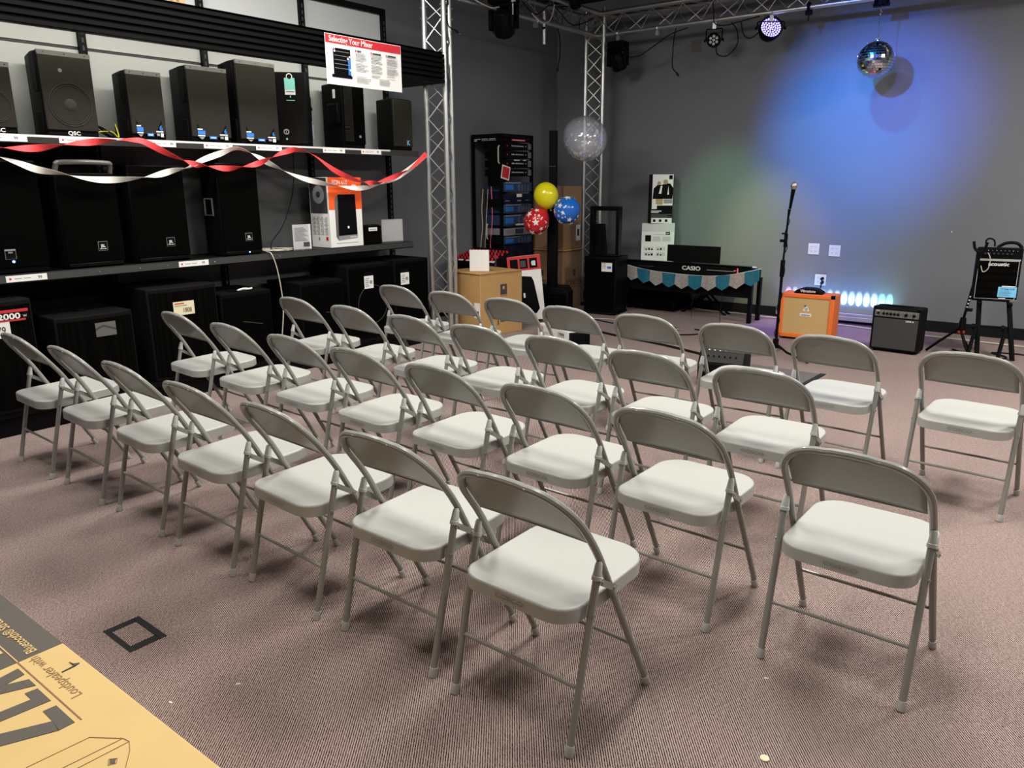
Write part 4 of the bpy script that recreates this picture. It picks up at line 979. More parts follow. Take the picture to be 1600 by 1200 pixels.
bt().tube(smooth_path([(-.10, .10, h_), (-.11, .10, h_ + .05), (-.09, .10, h_ + .075), (-.05, .10, h_ + .06), (-.04, .10, h_ + .01)]), .007, 7).tube(smooth_path([(-.02, .10, h_), (.04, .10, h_ + .04), (.12, .10, h_ + .04), (.16, .1, h_ + .0)]), .013, 8).build('handle_strap', 'blk', t)
bt().tube(smooth_path([(-.09, -.012, h_ - .05), (-.07, -.04, h_ - .10), (-.075, -.035, h_ - .18), (-.11, -.03, h_ - .21), (-.13, -.02, h_ - .16)]), .0035, 6).build('headphone_lead', 'cordw', t)
bt().box(w_ / 2 - .05, w_ / 2 + .004, -.006, .03, -.004, .02).build('corner_guard', 'trim', t, bevel=.003)
# tripod guitar stand beside it
t = thing('tripod_stand', 'black tripod stand with a forked top beside the raised amplifier', 'stand', (-1.0, 7.60, 0), 0)
MB().tube([(0.03, 0, .30), (.07, 0, .62), (.085, .0, .90)], .011, 8).build('pole', 'blk', t)
MB().tube([(.028, 0, .24), (.034, 0, .34)], [.035, .022], 10).build('hub', 'blk', t)
MB().cyl((.03, -.001, .205), (.03, 0, .225), .028, n=10).build('hub_ring', 'red', t)
for dx, dy in ((-.23, .05), (.07, .33), (.16, -.20)): MB().tube([(.02, 0, .25), (dx * .55, dy * .55, .115), (dx, dy, .012)], .011, 8).build('leg', 'blk', t)
MB().tube(smooth_path([(.03, -.0, .99), (.045, 0, .93), (.085, 0, .90), (.115, 0, .93), (.13, 0, .985)]), .011, 8).build('fork', 'blk', t)
MB().box(.045, .09, -.03, .03, .40, .42).build('rest_arm', 'blk', t)
mk = MB()
for k in range(4): mk.box(.045 + k * .004, .055 + k * .004, -.014, -.011, .43 + k * .03, .44 + k * .03, 0)
mk.build('sticker_marks', 'pwhite', t, smooth=False)

# ------------------------------------------------------------------ microphone stand
t = thing('microphone_stand', 'black straight tripod microphone stand with cable wound down its pole', 'stand', (-2.235, 6.62, 0), 0)
MB().tube([(0, 0, .10), (.004, 0, .82)], .0125, 10).build('lower_pole', 'blk', t)
MB().tube([(.004, 0, .80), (.018, 0, 1.22)], .0085, 8).build('upper_pole', 'blk', t)
MB().tube([(.003, 0, .70), (.004, 0, .84)], .019, 10).build('height_clutch', 'blk', t)
MB().tube([(.010, 0, .95), (.013, 0, 1.06)], .015, 10).build('boom_clutch', 'blk', t)
MB().cyl((-.035, 0, 1.0), (.01, 0, 1.0), .012, n=10).cyl((-.025, 0, 1.06), (.01, 0, 1.06), .007, n=8).build('clutch_knob', 'blk', t)
MB().tube([(.018, 0, 1.21), (.022, 0, 1.26)], [.010, .014], 8).build('clip', 'blk', t)
MB().tube([(0, 0, .08), (0, 0, .16)], .024, 10).build('hub', 'blk', t)
for a in (-20, 100, 215):
    c_, s_2 = math.cos(math.radians(a)), math.sin(math.radians(a)); MB().tube([(0, 0, .12), (c_ * .12, s_2 * .12, .06), (c_ * .34, s_2 * .34, .012)], .010, 8).build('leg', 'blk', t)
cbp = []
for k in range(60):
    q = k / 59; z = 1.18 - q * 1.10; a = k * .55; r_ = .015 + .003 * math.sin(k); cbp.append((.014 * (1 - q) + r_ * math.cos(a) + .004 * math.sin(q * 6), r_ * math.sin(a), z))
MB().tube(cbp, .0035, 6).build('wound_cable', 'cord', t)
t = thing('microphone', 'handheld microphone with metal mesh head clipped on the straight stand', 'microphone', (-2.210, 6.62, 1.265), 0)
Tm = Matrix.Rotation(math.radians(6), 4, 'Y'); b = MB(); b.T = Tm
b.lathe([(.011, .0), (.012, .05), (.017, .15), (.019, .16)], n=16); b.build('body', 'blkgl', t)
b = MB(); b.T = Tm; b.lathe([(.019, .158), (.026, .175), (.027, .19), (.022, .205), (.012, .215), (0, .218)], n=20); hd = b.build('mesh_head', 'mesh', t)
b = MB(); b.T = Tm; b.lathe([(.0275, .176), (.0285, .181), (.0275, .186)], n=20); b.build('band', 'chrome', hd)
b = MB(); b.T = Tm; b.cyl((0, 0, -.03), (0, 0, .0), .010, n=12); b.build('connector', 'chrome', t)

# ------------------------------------------------------------------ keyboard, stand, bunting
KX0, KX1, KY = -4.68, -3.03, 8.08
t = thing('digital_piano', 'black digital piano with its lettered back towards the chairs', 'piano', ((KX0 + KX1) / 2, KY, 0), 0)
hwk = (KX1 - KX0) / 2 - .02
MB().prism([(.0, .475), (.30, .475), (.30, .56), (.03, .60), (.0, .60)], -hwk, hwk, 'x').build('body', 'blk', t, bevel=.01)
MB().box(-hwk, hwk, -.012, .03, .597, .613).build('top_edge', 'blkgl', t, bevel=.004)
MB().text('CASIO', .115, .535, .062, 'xz', -.002, 0, .03, sx=1.25).build('lettering', 'offw', t)
b = MB().pr(.30, .62, .545, .551, 0, 0).pr(-.55, -.35, .545, .548, 0, 1).build('back_strip', ['grey', 'trim'], t, smooth=False)
MB().box(-.22, .42, .06, .075, .612, .80).build('music_rest', 'blk', t, bevel=.006)
ky = MB()
for k in range(52): ky.box(-hwk + .03 + k * .0295, -hwk + .057 + k * .0295, .13, .28, .562, .585)
ky.build('white_keys', 'white', t, smooth=False)
MB().disc((.62, -.02, .56), (1, 0, 0), .006, 8, t=.02).cyl((.655, -.008, .49), (.655, -.008, .585), .009, n=8).build('pink_wrap', 'pink', t)
t = thing('piano_stand', 'black panel stand with straight legs under the digital piano', 'stand', ((KX0 + KX1) / 2, KY, 0), 0)
for sx in (-1, 1):
    MB().box(sx * hwk - .02, sx * hwk + .02, .0, .05, 0, .474).build('leg', 'blk', t, bevel=.003)
    MB().box(sx * hwk - .02, sx * hwk + .02, .25, .30, 0, .474).build('leg', 'blk', t, bevel=.003)
MB().box(-hwk + .02, hwk - .02, .02, .036, .27, .455).build('modesty_panel', 'blk', t)
t = thing('piano_bench', 'black folding bench with crossed legs behind the digital piano', 'bench', (-3.72, 8.50, 0), 0)
MB().box(-.30, .28, -.12, .12, .43, .47).build('seat', 'blkgl', t, bevel=.012)
for yy in (-.09, .09):
    MB().tube([(-.27, yy, .0), (-.24, yy, .012), (.22, yy, .43)], .014, 8).build('leg', 'blk', t)
    MB().tube([(.27, yy + .03 * (1 if yy < 0 else -1), .0), (.24, yy + .03 * (1 if yy < 0 else -1), .012), (-.22, yy + .03 * (1 if yy < 0 else -1), .43)], .014, 8).build('leg', 'blk', t)
bunt = [(-4.53, .552), (-4.35, .520), (-4.17, .500), (-3.97, .490), (-3.78, .484), (-3.62, .484), (-3.46, .490), (-3.30, .510), (-3.14, .545), (-2.97, .590), (-2.93, .60)]
t = thing('pennant_bunting', 'string of teal and silver pennants draped across the piano front', 'bunting', (0, KY - .045, 0))
MB().tube(smooth_path([(x, 0, z) for x, z in bunt], 4), .0035, 6).build('string', 'white', t)
for k in range(10):
    x0 = -4.545 + k * .161; x1 = x0 + .155
    def zz(x):
        for i in range(len(bunt) - 1):
            if x <= bunt[i + 1][0]: 
                q = (x - bunt[i][0]) / (bunt[i + 1][0] - bunt[i][0]); return bunt[i][1] + q * (bunt[i + 1][1] - bunt[i][1])
        return bunt[-1][1]
    za, zb_ = zz(x0), zz(x1); y0 = -.006 if k % 2 else -.010
    sk = (zb_ - za) * .35
    po = [(x0, za), (x1, zb_), (x1 + .008 - sk * .3, zb_ - .115), ((x0 + x1) / 2 - sk * .4, (za + zb_) / 2 - .165), (x0 - .008 - sk * .3, za - .115)]
    bm_ = MB(); n1 = 6; vs = []; 
    for i in range(n1 + 1):
        q = i / n1; tx = po[0][0] + (po[1][0] - po[0][0]) * q; tz = po[0][1] + (po[1][1] - po[0][1]) * q
        if q < .5: bx = po[4][0] + (po[3][0] - po[4][0]) * q * 2; bz = po[4][1] + (po[3][1] - po[4][1]) * q * 2
        else: bx = po[3][0] + (po[2][0] - po[3][0]) * (q - .5) * 2; bz = po[3][1] + (po[2][1] - po[3][1]) * (q - .5) * 2
        for j in range(5):
            s2 = j / 4; wv = .004 * math.sin(q * 7 + k) * s2; X_ = tx + (bx - tx) * s2; Z_ = tz + (bz - tz) * s2
            vs += [(X_, y0 + wv, Z_), (X_, y0 + wv + .002, Z_)]
    fs = []
    for i in range(n1):
        for j in range(4):
            a = (i * 5 + j) * 2; c_ = ((i + 1) * 5 + j) * 2; fs += [(a, a + 2, c_ + 2, c_), (a + 1, c_ + 1, c_ + 3, a + 3)]
    bm_.add(vs, fs); o = bm_.build('pennant', 'pennt' if k % 2 else 'penns', t)
    o['label'] = 'teal pennant' if k % 2 else 'silver pennant'

# ------------------------------------------------------------------ boxes by the back wall
t = thing('speaker_cabinet', 'low black speaker cabinet on the floor behind the piano', 'speaker', (-4.32, 8.30, 0))
MB().box(-.25, .29, 0, .42, .012, .555).build('cabinet', 'blk', t, bevel=.01); MB().box(-.27, .27, -.006, .002, .03, .53).build('grille', 'grille2', t)
t = thing('product_carton', 'white carton with small speaker icons standing behind the piano', 'box', (-4.37, 8.47, .556), math.radians(27))
W, H, D = .385, .46, .12
MB().box(-W / 2, W / 2, 0, D, 0, H).build('carton', 'white', t, bevel=.003)
p = MB().pr(-W / 2 + .002, W / 2 - .002, H - .10, H - .002, 0, 0).pr(.09, .14, H - .135, H - .10, -.0012, 1).pr(.10, .13, H - .122, H - .114, -.0024, 3)
p.add([(-.15, -.002, .255), (-.145, -.002, .245), (-.08, -.002, .245), (-.08, -.002, .32), (-.15, -.002, .32)], [(0, 1, 2, 3, 4)], 1)
for k in range(2):
    for j in range(4): p.pr(-.06 + k * .115, .03 + k * .12, .295 - j * .015, .300 - j * .015, -.0012, 2)
p.pr(-.05, .12, .325, .329, -.0012, 2)
for k in range(2):
    for j in range(2):
        x0 = -.16 + k * .14; z0 = .14 - j * .065; p.pr(x0, x0 + .11, z0, z0 + .042, -.0012, 0)
        for q in range(3 - k): p.pr(x0 + .02 + q * .032, x0 + .034 + q * .036, z0 + .004, z0 + .022 + .008 * ((q + j) % 2), -.0024, 1)
p.build('front_print', ['offw', 'blk', 'grey', 'white'], t, smooth=False)
t = thing('product_carton', 'tall black and white carton with a performer photo on top of the white carton', 'box', (-4.35, 8.47, 1.017), math.radians(33))
W, H, D = .27, .56, .14
MB().box(-W / 2, W / 2, 0, D, 0, H).build('carton', 'blk', t, bevel=.003)
p = MB(); x0 = -W / 2 + .03
p.pr(x0, W / 2, .205, H, 0, 0); p.pr(x0, W / 2, .0, .06, 0, 0)
p.add([(-.10, -.002, .28), (.13, -.002, .28), (.14, -.002, .40), (.10, -.002, .455), (.05, -.002, .46), (.0, -.002, .44), (-.04, -.002, .45), (-.09, -.002, .40)], [tuple(range(8))], 1)
p.disc((.045, -.002, .475), (0, -1, 0), .028, 14, 3); p.disc((-.03, -.002, .46), (0, -1, 0), .022, 12, 3)
p.add([(-.03, -.003, .34), (.0, -.003, .34), (.01, -.003, .43), (-.01, -.003, .43)], [(0, 1, 2, 3)], 0); p.add([(.07, -.003, .33), (.09, -.003, .33), (.08, -.003, .43)], [(0, 1, 2)], 0)
p.pr(.085, .125, H - .055, H - .01, -.0012, 1); p.pr(-.105, -.045, .165, .225, -.0014, 0)
p.pr(-.11, .01, .135, .145, 0, 0); p.pr(-.11, -.02, .12, .127, 0, 0)
for k in range(4): p.pr(-.11, .13 - .05 * (k % 2), .10 - k * .012, .103 - k * .012, 0, 2)
for k, q in enumerate((-.07, .0, .07)): p.pr(q - .015, q + .015, .015, .045, -.0012, 1)
p.pr(-.06, .02, .215, .28, -.0012, 3); p.pr(.03, .13, .23, .275, -.0012, 2)
p.build('front_print', ['white', 'blk', 'grey', 'wood'], t, smooth=False)

# ------------------------------------------------------------------ column speaker, sub with frame, EON cartons
t = thing('column_speaker', 'tall thin black column loudspeaker on a wedge base with balloons tied to it', 'speaker', (-5.06, 7.20, 0), math.radians(22))
MB().prism([(-.22, 0), (.22, 0), (.22, .27), (.17, .335), (-.17, .335), (-.22, .27)], 0, .30, 'y').build('base', 'blk', t, bevel=.015)
MB().box(-.20, .20, -.006, .004, .02, .26).build('grille', 'grille2', t)
MB().box(-.055, .055, .11, .21, .33, 1.22).build('lower_column', 'blk', t, bevel=.01)
MB().box(-.042, .042, .12, .20, 1.22, 2.045).build('upper_column', 'blk', t, bevel=.008)
MB().box(-.040, .040, .117, .121, 1.66, 1.664).build('joint_line', 'trim', t)
t = thing('subwoofer', 'black subwoofer with white price tag standing right of the brown cartons', 'speaker', (-4.67, 7.66, 0), math.radians(8))
MB().box(-.20, .20, 0, .36, .03, .665).build('cabinet', 'blk', t, bevel=.012); MB().box(-.205, .205, -.012, .37, 0, .03).build('plinth', 'blk', t, bevel=.01)
MB().box(-.18, .18, -.005, .003, .05, .64).build('grille', 'grille2', t)
b = MB().pr(.02, .15, .50, .60, -.006, 0).pr(.03, .07, .585, .592, -.0072, 1)
for k in range(3): b.pr(.03, .075, .565 - k * .014, .57 - k * .014, -.0072, 1)
b.pr(.09, .14, .535, .56, -.0072, 2).build('price_tag', ['white', 'grey', 'blue'], t, smooth=False)
t = thing('steel_stand', 'black square steel frame standing on the tagged subwoofer', 'metal frame', (-4.69, 7.76, .666), math.radians(8))
MB().box(-.18, -.14, 0, .10, .01, .55).box(.14, .18, 0, .10, .01, .55).box(-.18, .18, 0, .10, .51, .56).box(-.18, .18, -.03, .13, 0, .02).build('frame', 'blkgl', t, bevel=.008)
MB().prism([(-.13, .02), (.0, .02), (-.03, .36), (-.12, .36)], .05, .11, 'y').build('inner_horn', 'blk', t)
def eon(label, x0, x1, y0, y1, z0, z1, tall):
    t = thing('cardboard_carton', label, 'box', ((x0 + x1) / 2, (y0 + y1) / 2, z0), 0, 'brown speaker cartons stacked by the rack')
    w2, d2, H = (x1 - x0) / 2, (y1 - y0) / 2, z1 - z0
    MB().box(-w2, w2, -d2, d2, 0, H).build('carton', 'card2', t, bevel=.004)
    p = MB()
    if tall:
        p.pr(-w2 * .35, -w2 * .05, H * .56, H * .66, -d2, 0); p.text('EON715', -w2 * .2, H * .40, .09, 'xz', -d2 - .001, 0, .02)
        p.box(w2, w2 + .001, .02, .07, H * .56, H * .67, 0); p.text('EON715', .03, H * .40, .095, 'yz', w2, 0, .02)
        p.box(w2, w2 + .001, -.13, .19, H * .36, H * .367, 0); p.text('JBL', .045, H * .60, .03, 'yz', w2 + .001, 1)
    else:
        for k in range(3): p.box(w2, w2 + .001, -.08, .10 - .03 * k, H * (.60 - .13 * k), H * (.606 - .13 * k), 0)
        p.box(w2, w2 + .001, .08, .17, H * .12, H * .38, 2); p.box(w2 + .001, w2 + .002, .10, .15, H * .20, H * .31, 0); p.pr(w2 * .2, w2 * .6, H * .1, H * .42, -d2, 2); p.pr(w2 * .28, w2 * .52, H * .16, H * .3, -d2 - .0012, 0)
    p.build('carton_print', ['dgrey', 'card2', 'white'], t, smooth=False)
    if tall:
        fl = MB(); rr = random.Random(5); fl.box(-w2 - .005, w2 + .03, -d2 - .02, d2, H, H + .012)
        fl.build('torn_flap', 'card', t)
eon('tall brown speaker carton lettered EON715 standing on the floor, lowest of its stack', -5.72, -5.19, 7.66, 8.07, 0, .705, True)
eon('brown speaker carton with white labels on top of the lettered one', -5.70, -5.20, 7.68, 8.07, .719, 1.45, False)

# ------------------------------------------------------------------ amplifier rack
RX0, RX1, RY0, RY1 = -6.02, -5.583, 7.0, 7.60
t = thing('equipment_rack', 'tall open black equipment rack against the left wall', 'rack', ((RX0 + RX1) / 2, RY0, 0))
def rr(x0, x1, y0, y1, z0, z1, n='frame_post'): return MB().box(x0 - (RX0 + RX1) / 2, x1 - (RX0 + RX1) / 2, y0 - RY0, y1 - RY0, z0, z1).build(n, 'steel', t)
for x0 in (RX0, RX1 - .03):
    for y0 in (RY0, RY1 - .03): rr(x0, x0 + .03, y0, y0 + .03, 0, 2.0)
rr(RX0, RX1, RY0, RY1, 1.98, 2.02, 'top_panel'); rr(RX0, RX1, RY0, RY1, .02, .08, 'bottom_panel')
rr(RX0 + .0, RX1, RY0 - .004, RY0, 1.93, 1.985, 'name_strip')
p = MB().text('AUDIO RACK', -.10, 1.945, .03, 'xz', -.006, 0, .02).pr(-.12, .14, 1.936, 1.939, -.004, 0); 
p2 = MB()
for k in range(3): p2.pr(-.17 + k * .11, -.08 + k * .11, 1.962, 1.970, -.004, 0); 
p2.pr(-.17, -.13, 1.944, 1.956, -.004, 0).pr(-.06, .15, 1.948, 1.952, -.004, 0).build('strip_marks', 'offw', t, smooth=False)
for z_ in (.80, 1.22): rr(RX0 + .2, RX1, RY0 - .003, RY0 + .02, z_, z_ + .09, 'side_bracket')
rr(RX1 - .20, RX1 - .03, RY0 + .005, RY0 + .015, 1.45, 1.93, 'side_cover')
MB().tube(smooth_path([(-.05, -.004, 1.42), (-.07, -.006, 1.2), (-.06, -.008, 1.0), (-.09, -.006, .8), (-.10, -.004, .62)]), .006, 6).tube(smooth_path([(.02, .0, 1.42), (.0, -.01, 1.1), (-.03, -.008, .75)]), .004, 6).build('loose_cable', 'cordw', t)
MB().tube(smooth_path([(.06, .01, 1.45), (.08, .0, 1.1), (.05, 0, .8), (.06, 0, .5)]), .005, 6).build('loose_cable', 'pink', t)
for (dz, h2) in ((1.70, .19), (.86, .17)):
    pts = [(RX1 - (RX0 + RX1) / 2 - (.02 if dz > 1 else .20), -.012, dz), (RX1 - (RX0 + RX1) / 2 - (.02 if dz > 1 else .20), -.012, dz + h2)]
    MB().tube([pts[0], (pts[0][0] - .0, -.03, dz + .02), (pts[0][0], -.03, dz + h2 - .02), pts[1]], .009, 8).build('handle', 'cordw', t)
units = [('topmost black rack unit with a red label strip', 'blkgl', 1.935, 1.975, 'lab'), ('black rack unit with row lights, first under the labelled top unit', 'blkgl', 1.85, 1.93, 'row'),
         ('black rack unit with row lights, second under the labelled top unit', 'blkgl', 1.755, 1.84, 'row'), ('black rack unit with white paper strips above its row lights', 'blkgl', 1.655, 1.745, 'roww'),
         ('black rack unit with row lights just above the blue amplifiers', 'blkgl', 1.56, 1.645, 'row'), ('blue-panelled rack amplifier, highest of the blue ones', 'rackblue', 1.39, 1.50, 'blu4'),
         ('black rack unit with a white sticker between blue amplifiers', 'racknavy', 1.265, 1.37, 'stk'), ('blue-panelled rack amplifier with five knob groups', 'rackblue', 1.15, 1.255, 'blu5'),
         ('blue-panelled rack amplifier behind the red balloon', 'rackblue', 1.01, 1.135, 'blu3'), ('silver rack unit with a dark centre display', 'silver', .90, .985, 'sil'),
         ('blue-panelled rack amplifier, lowest of the blue ones', 'rackblue', .80, .89, 'blu4'), ('plain navy rack drawer at the rack bottom', 'racknavy', .60, .79, 'pl')]
for lab, mm_, z0, z1, kind in units:
    t = thing('rack_unit', lab, 'rack unit', (RX1 + .003, (RY0 + RY1) / 2, z0), PI / 2, 'units mounted in the equipment rack')
    H = z1 - z0; w2 = .262
    ch = MB().box(-w2, w2, -.004, .01, 0, H - .004).box(-.23, .23, .01, .30, .004, H - .008).build('chassis', mm_, t, bevel=.002)
    p = MB()
    if kind in ('row', 'roww'):
        for k in range(9): p.pr(-.12 + k * .026, -.108 + k * .026, H * .45, H * .60, -.004, 0)
        for a in range(3):
            for b_ in range(3): p.pr(.185 + a * .022, .203 + a * .022, H * (.14 + .26 * b_), H * (.36 + .26 * b_), -.004, 1)
        p.disc((-.20, -.004, H * .5), (0, -1, 0), .010, 8, 2); p.pr(.14, .15, H * .45, H * .6, -.004, 0)
        if kind == 'roww': p.pr(-.08, .03, H * .86, H * .98, -.0055, 0).pr(.09, .15, H * .86, H * .98, -.0055, 0)
    elif kind == 'lab': p.pr(-.12, .14, H * .3, H * .8, -.004, 2).pr(-.10, .12, H * .45, H * .6, -.0055, 0)
    elif kind[:3] == 'blu':
        n_ = int(kind[3])
        p.pr(-.24, .05, H * .84, H * .95, -.004, 1); p.pr(-.24, -.09, H * .2, H * .7, -.004, 3)
        for k in range(n_):
            cx = .0 + k * (.24 / n_)
            for q in range(5): p.pr(cx + .006 * math.sin(q * 2), cx + .026 + .006 * math.sin(q * 3), H * (.14 + .13 * q), H * (.19 + .13 * q), -.004, 1)
        if n_ == 3: p.pr(-.05, .22, -H * .02, H * .14, -.0055, 0)
    elif kind == 'stk': p.pr(-.03, .07, H * .62, H * .95, -.004, 0).pr(-.24, -.16, H * .2, H * .28, -.004, 1).pr(-.02, .05, H * .16, H * .3, -.004, 1).pr(.14, .2, H * .22, H * .28, -.004, 1)
    elif kind == 'sil': p.pr(-.23, -.08, H * .25, H * .75, -.004, 1).pr(-.06, .10, H * .15, H * .85, -.004, 4).pr(.12, .24, H * .25, H * .75, -.004, 1)
    if p.v: p.build('front_marks', ['white', 'grey', 'red', 'blue', 'dgrey'], t, smooth=False)
o = MB(); o.T = Matrix.Translation((RX1 + .012, 7.06, 1.60)) @ Matrix.Rotation(math.radians(-12), 4, 'X'); o.box(0, .0015, -.075, .075, -.075, .075, 0).box(.0015, .0025, -.06, .06, -.06, .06, 1)
tag(o.build('sale_card', ['white', 'red'], smooth=False), 'tilted white card with a red square hanging on the rack front', 'card')

# ------------------------------------------------------------------ front cartons, mixer
t = thing('cardboard_carton', 'large tan carton with a small black logo in front of the truss column', 'box', (-5.11, 5.78, 0), math.radians(-8))
w2 = .255; D = .575; H = .622
MB().box(-w2, w2, 0, D, 0, H).build('carton', 'card', t, bevel=.004)
MB().box(-w2 - .012, w2 + .008, -.010, D * .5, H, H + .006).box(-w2 - .006, w2 + .012, D * .51, D + .01, H + .001, H + .005).build('top_flap', 'card', t)
p = MB().box(w2, w2 + .001, .27, .36, .40, .505, 0).box(w2 + .001, w2 + .0018, .30, .33, .455, .485, 1).box(w2, w2 + .001, .27, .36, .385, .39, 0)
p.box(w2, w2 + .001, .23, .245, .10, .15, 0).box(w2, w2 + .001, .27, .38, .125, .14, 0)
p.pr(.165, .25, .19, .34, 0, 2).pr(.19, .23, .20, .26, -.0012, 0).pr(-w2, -w2 + .06, .05, .11, 0, 2).pr(-w2 + .02, -w2 + .05, .06, .10, -.0012, 0)
p.build('carton_print', ['dgrey', 'card', 'white'], t, smooth=False)
t = thing('sign_holder', 'blank white card in a clear stand on top of the tan carton', 'sign', (-5.02, 5.93, H + .007), math.radians(30))
MB().box(-.10, .10, 0, .003, 0, .215).box(-.10, .10, 0, .07, 0, .003).build('acrylic_stand', 'acryl', t); MB().box(-.098, .098, -.002, -.0005, .003, .213).build('card', 'white', t, smooth=False)
MB().box(.16, .162, -.02, .06, 0, .20).box(.10, .162, .0, .003, 0, .004).build('side_pocket', 'acryl', t)
t = thing('road_case', 'black equipment case on the floor behind the tan carton', 'case', (-5.50, 6.42, 0), 0)
MB().box(-.36, .24, 0, .45, .02, .60).build('case', 'blk', t, bevel=.008); MB().box(-.365, .245, -.005, .455, .50, .512).build('case_edge', 'alu', t)
MB().box(-.25, -.12, -.012, .0, .28, .44).build('latch', 'chrome', t)
t = thing('audio_mixer', 'black audio mixer with rows of red knobs on the case behind the carton', 'mixer', (-5.50, 6.42, .602), 0)
MB().prism([(-.02, 0), (.46, 0), (.46, .17), (.42, .17), (-.02, .06)], -.36, .26, 'x').build('body', 'blk', t, bevel=.012)
Ts = Matrix.Translation((0, 0, .062)) @ Matrix.Rotation(math.atan2(.11, .46), 4, 'X')
for r_ in range(4):
    for k in range(12):
        b = MB(); b.T = Ts; x_ = -.32 + k * .048; y_ = .05 + r_ * .088; b.cyl((x_, y_, 0), (x_, y_, .03), .013, .010, 9); b.build('knob', 'knob', t)
b = MB(); b.T = Ts
for k in range(6): b.box(-.34 + k * .11, -.28 + k * .11, -.01, .012, .001, .012)
b.build('scribble_strip', 'white', t, smooth=False)
t = thing('printed_carton', 'leaning white carton with red top band and a tall speaker picture', 'box', (-5.00, 6.74, 0.0), math.radians(38))
Tl = Matrix.Rotation(math.radians(-5.5), 4, 'Y') @ Matrix.Rotation(math.radians(-4), 4, 'X')
def lt(): b = MB(); b.T = Matrix.Translation((-.0, 0, .025)) @ Tl; return b
W, H, D = .36, .70, .18
lt().box(-W / 2, W / 2, 0, D, 0, H).build('carton', 'white', t, bevel=.003)
p = lt().pr(-W / 2, W / 2, H - .155, H, 0, 0)
for k in range(3): p.pr(-.15 + k * .105, -.065 + k * .105, H - .135, H - .03, -.0012, 1)
p.pr(-.04, .02, H - .12, H - .05, -.0024, 3).pr(.085, .125, H - .11, H - .06, -.0024, 2).disc((.10, -.003, H - .085), (0, -1, 0), .022, 12, 4)
p.add([(-.17, -.002, .40), (-.13, -.002, .46), (-.03, -.002, .485), (.07, -.002, .47), (.09, -.002, .42), (.13, -.002, .12), (.09, -.002, .07), (.0, -.002, .07), (-.08, -.002, .14), (-.17, -.002, .16)], [tuple(range(10))], 1)
p.pr(-.035, -.015, .25, .30, -.003, 2); p.build('front_print', ['red', 'blk', 'white', 'dgrey', 'offw'], t, smooth=False)
b = MB().box(-.24, -.10, -.10, -.02, .62, .624); b.T = None
t = thing('low_carton', 'low white carton with red and black lettering on the floor behind the chairs', 'box', (-4.16, 6.0, 0), math.radians(-24))
MB().box(-.30, .26, 0, .20, 0, .14).build('carton', 'white', t, bevel=.003)
MB().box(.262, .34, .01, .19, 0, .13).build('end_block', 'blk', t)
p = MB().text('CB', -.22, .085, .05, 'xz', 0, 0, .02).pr(-.28, .0, .070, .074, 0, 1).pr(-.28, -.10, .058, .062, 0, 1).text('1999', .13, .07, .06, 'xz', 0, 2, .03)
p.build('front_print', ['red', 'grey', 'dgrey'], t, smooth=False)

# ------------------------------------------------------------------ wedge amplifier, mat, floor cables
t = thing('floor_monitor', 'small black wedge amplifier with slanted control panel behind the front row', 'speaker', (-2.18, 5.30, 0), math.radians(12))
MB().prism([(0, 0), (.28, 0), (.28, .33), (.16, .36), (.0, .18)], -.17, .17, 'x').build('cabinet', 'blk', t, bevel=.01)
Tw = Matrix.Translation((0, .0, .183)) @ Matrix.Rotation(math.atan2(.18, .16), 4, 'X')
b = MB(); b.T = Tw; b.box(-.155, .155, .01, .23, .0, .006); b.build('control_panel', 'steel2', t)
for r_ in range(2):
    for k in range(6): b = MB(); b.T = Tw; b.cyl((-.10 + k * .04, .06 + r_ * .05, .006), (-.10 + k * .04, .06 + r_ * .05, .018), .006, n=8); b.build('knob', 'offw' if r_ else 'blkgl', t)
t = thing('floor_mat', 'thin dark mat with black taped edge on the carpet behind the front row', 'mat', (-2.03, 5.94, 0), math.radians(-2))
MB().box(-.32, .32, -.21, .26, 0, .005).build('mat', 'matm', t)
MB().box(.30, .34, -.23, .28, .0, .007).build('edge_tape', 'tape', t)
def fcable(label, pts, r=.006, m='cord'):
    return cable(label, [(x, y, r * 1.02) for x, y in pts], r, m, False, 'floor_cable', 5)
fcable('black cable running across the stage edge carpet', [(-4.6, 6.85), (-3.85, 6.614), (-3.36, 6.50), (-3.1, 6.42), (-2.744, 6.286), (-2.5, 6.2), (-2.42, 6.1)], .011)
fcable('pale cable lying along the foot of the back wall', [(-4.0, 8.70), (-3.87, 8.64), (-3.6, 8.60), (-3.4, 8.64), (-3.1, 8.56), (-2.95, 8.58), (-2.7, 8.52), (-2.2, 8.54), (-1.8, 8.45), (-1.2, 8.4), (-.6, 8.35), (.0, 8.3)], .009, 'cordw')
fcable('black cable looping on the floor beside the piano', [(-4.5, 7.3), (-4.2, 7.2), (-3.9, 7.1), (-3.5, 7.0), (-3.3, 7.05), (-3.2, 7.2), (-3.25, 7.35), (-3.35, 7.4)], .007)
fcable('black cable between the piano and the microphone stand', [(-3.15, 8.0), (-3.0, 7.6), (-2.8, 7.2), (-2.5, 6.9), (-2.30, 6.72)], .005)
fcable('thin white cable curling on the floor left of the piano', [(-4.62, 7.3), (-4.45, 7.42), (-4.25, 7.44), (-4.1, 7.38)], .004, 'cordw')
fcable('tangled black cable on the floor beside the tan carton', [(-4.75, 6.62), (-4.6, 6.5), (-4.45, 6.55), (-4.55, 6.68), (-4.7, 6.6), (-4.62, 6.42), (-4.40, 6.44), (-4.3, 6.6)], .008)
fcable('black cable on the floor under the raised amplifier', [(-1.05, 7.85), (-.9, 7.7), (-.7, 7.6), (-.62, 7.75), (-.75, 7.9), (-.5, 7.95), (-.2, 7.8)], .007)
t = thing('cable_connector', 'small black cable connectors with a silver plug lying before the piano', 'connector', (-3.50, 7.27, 0), .4)
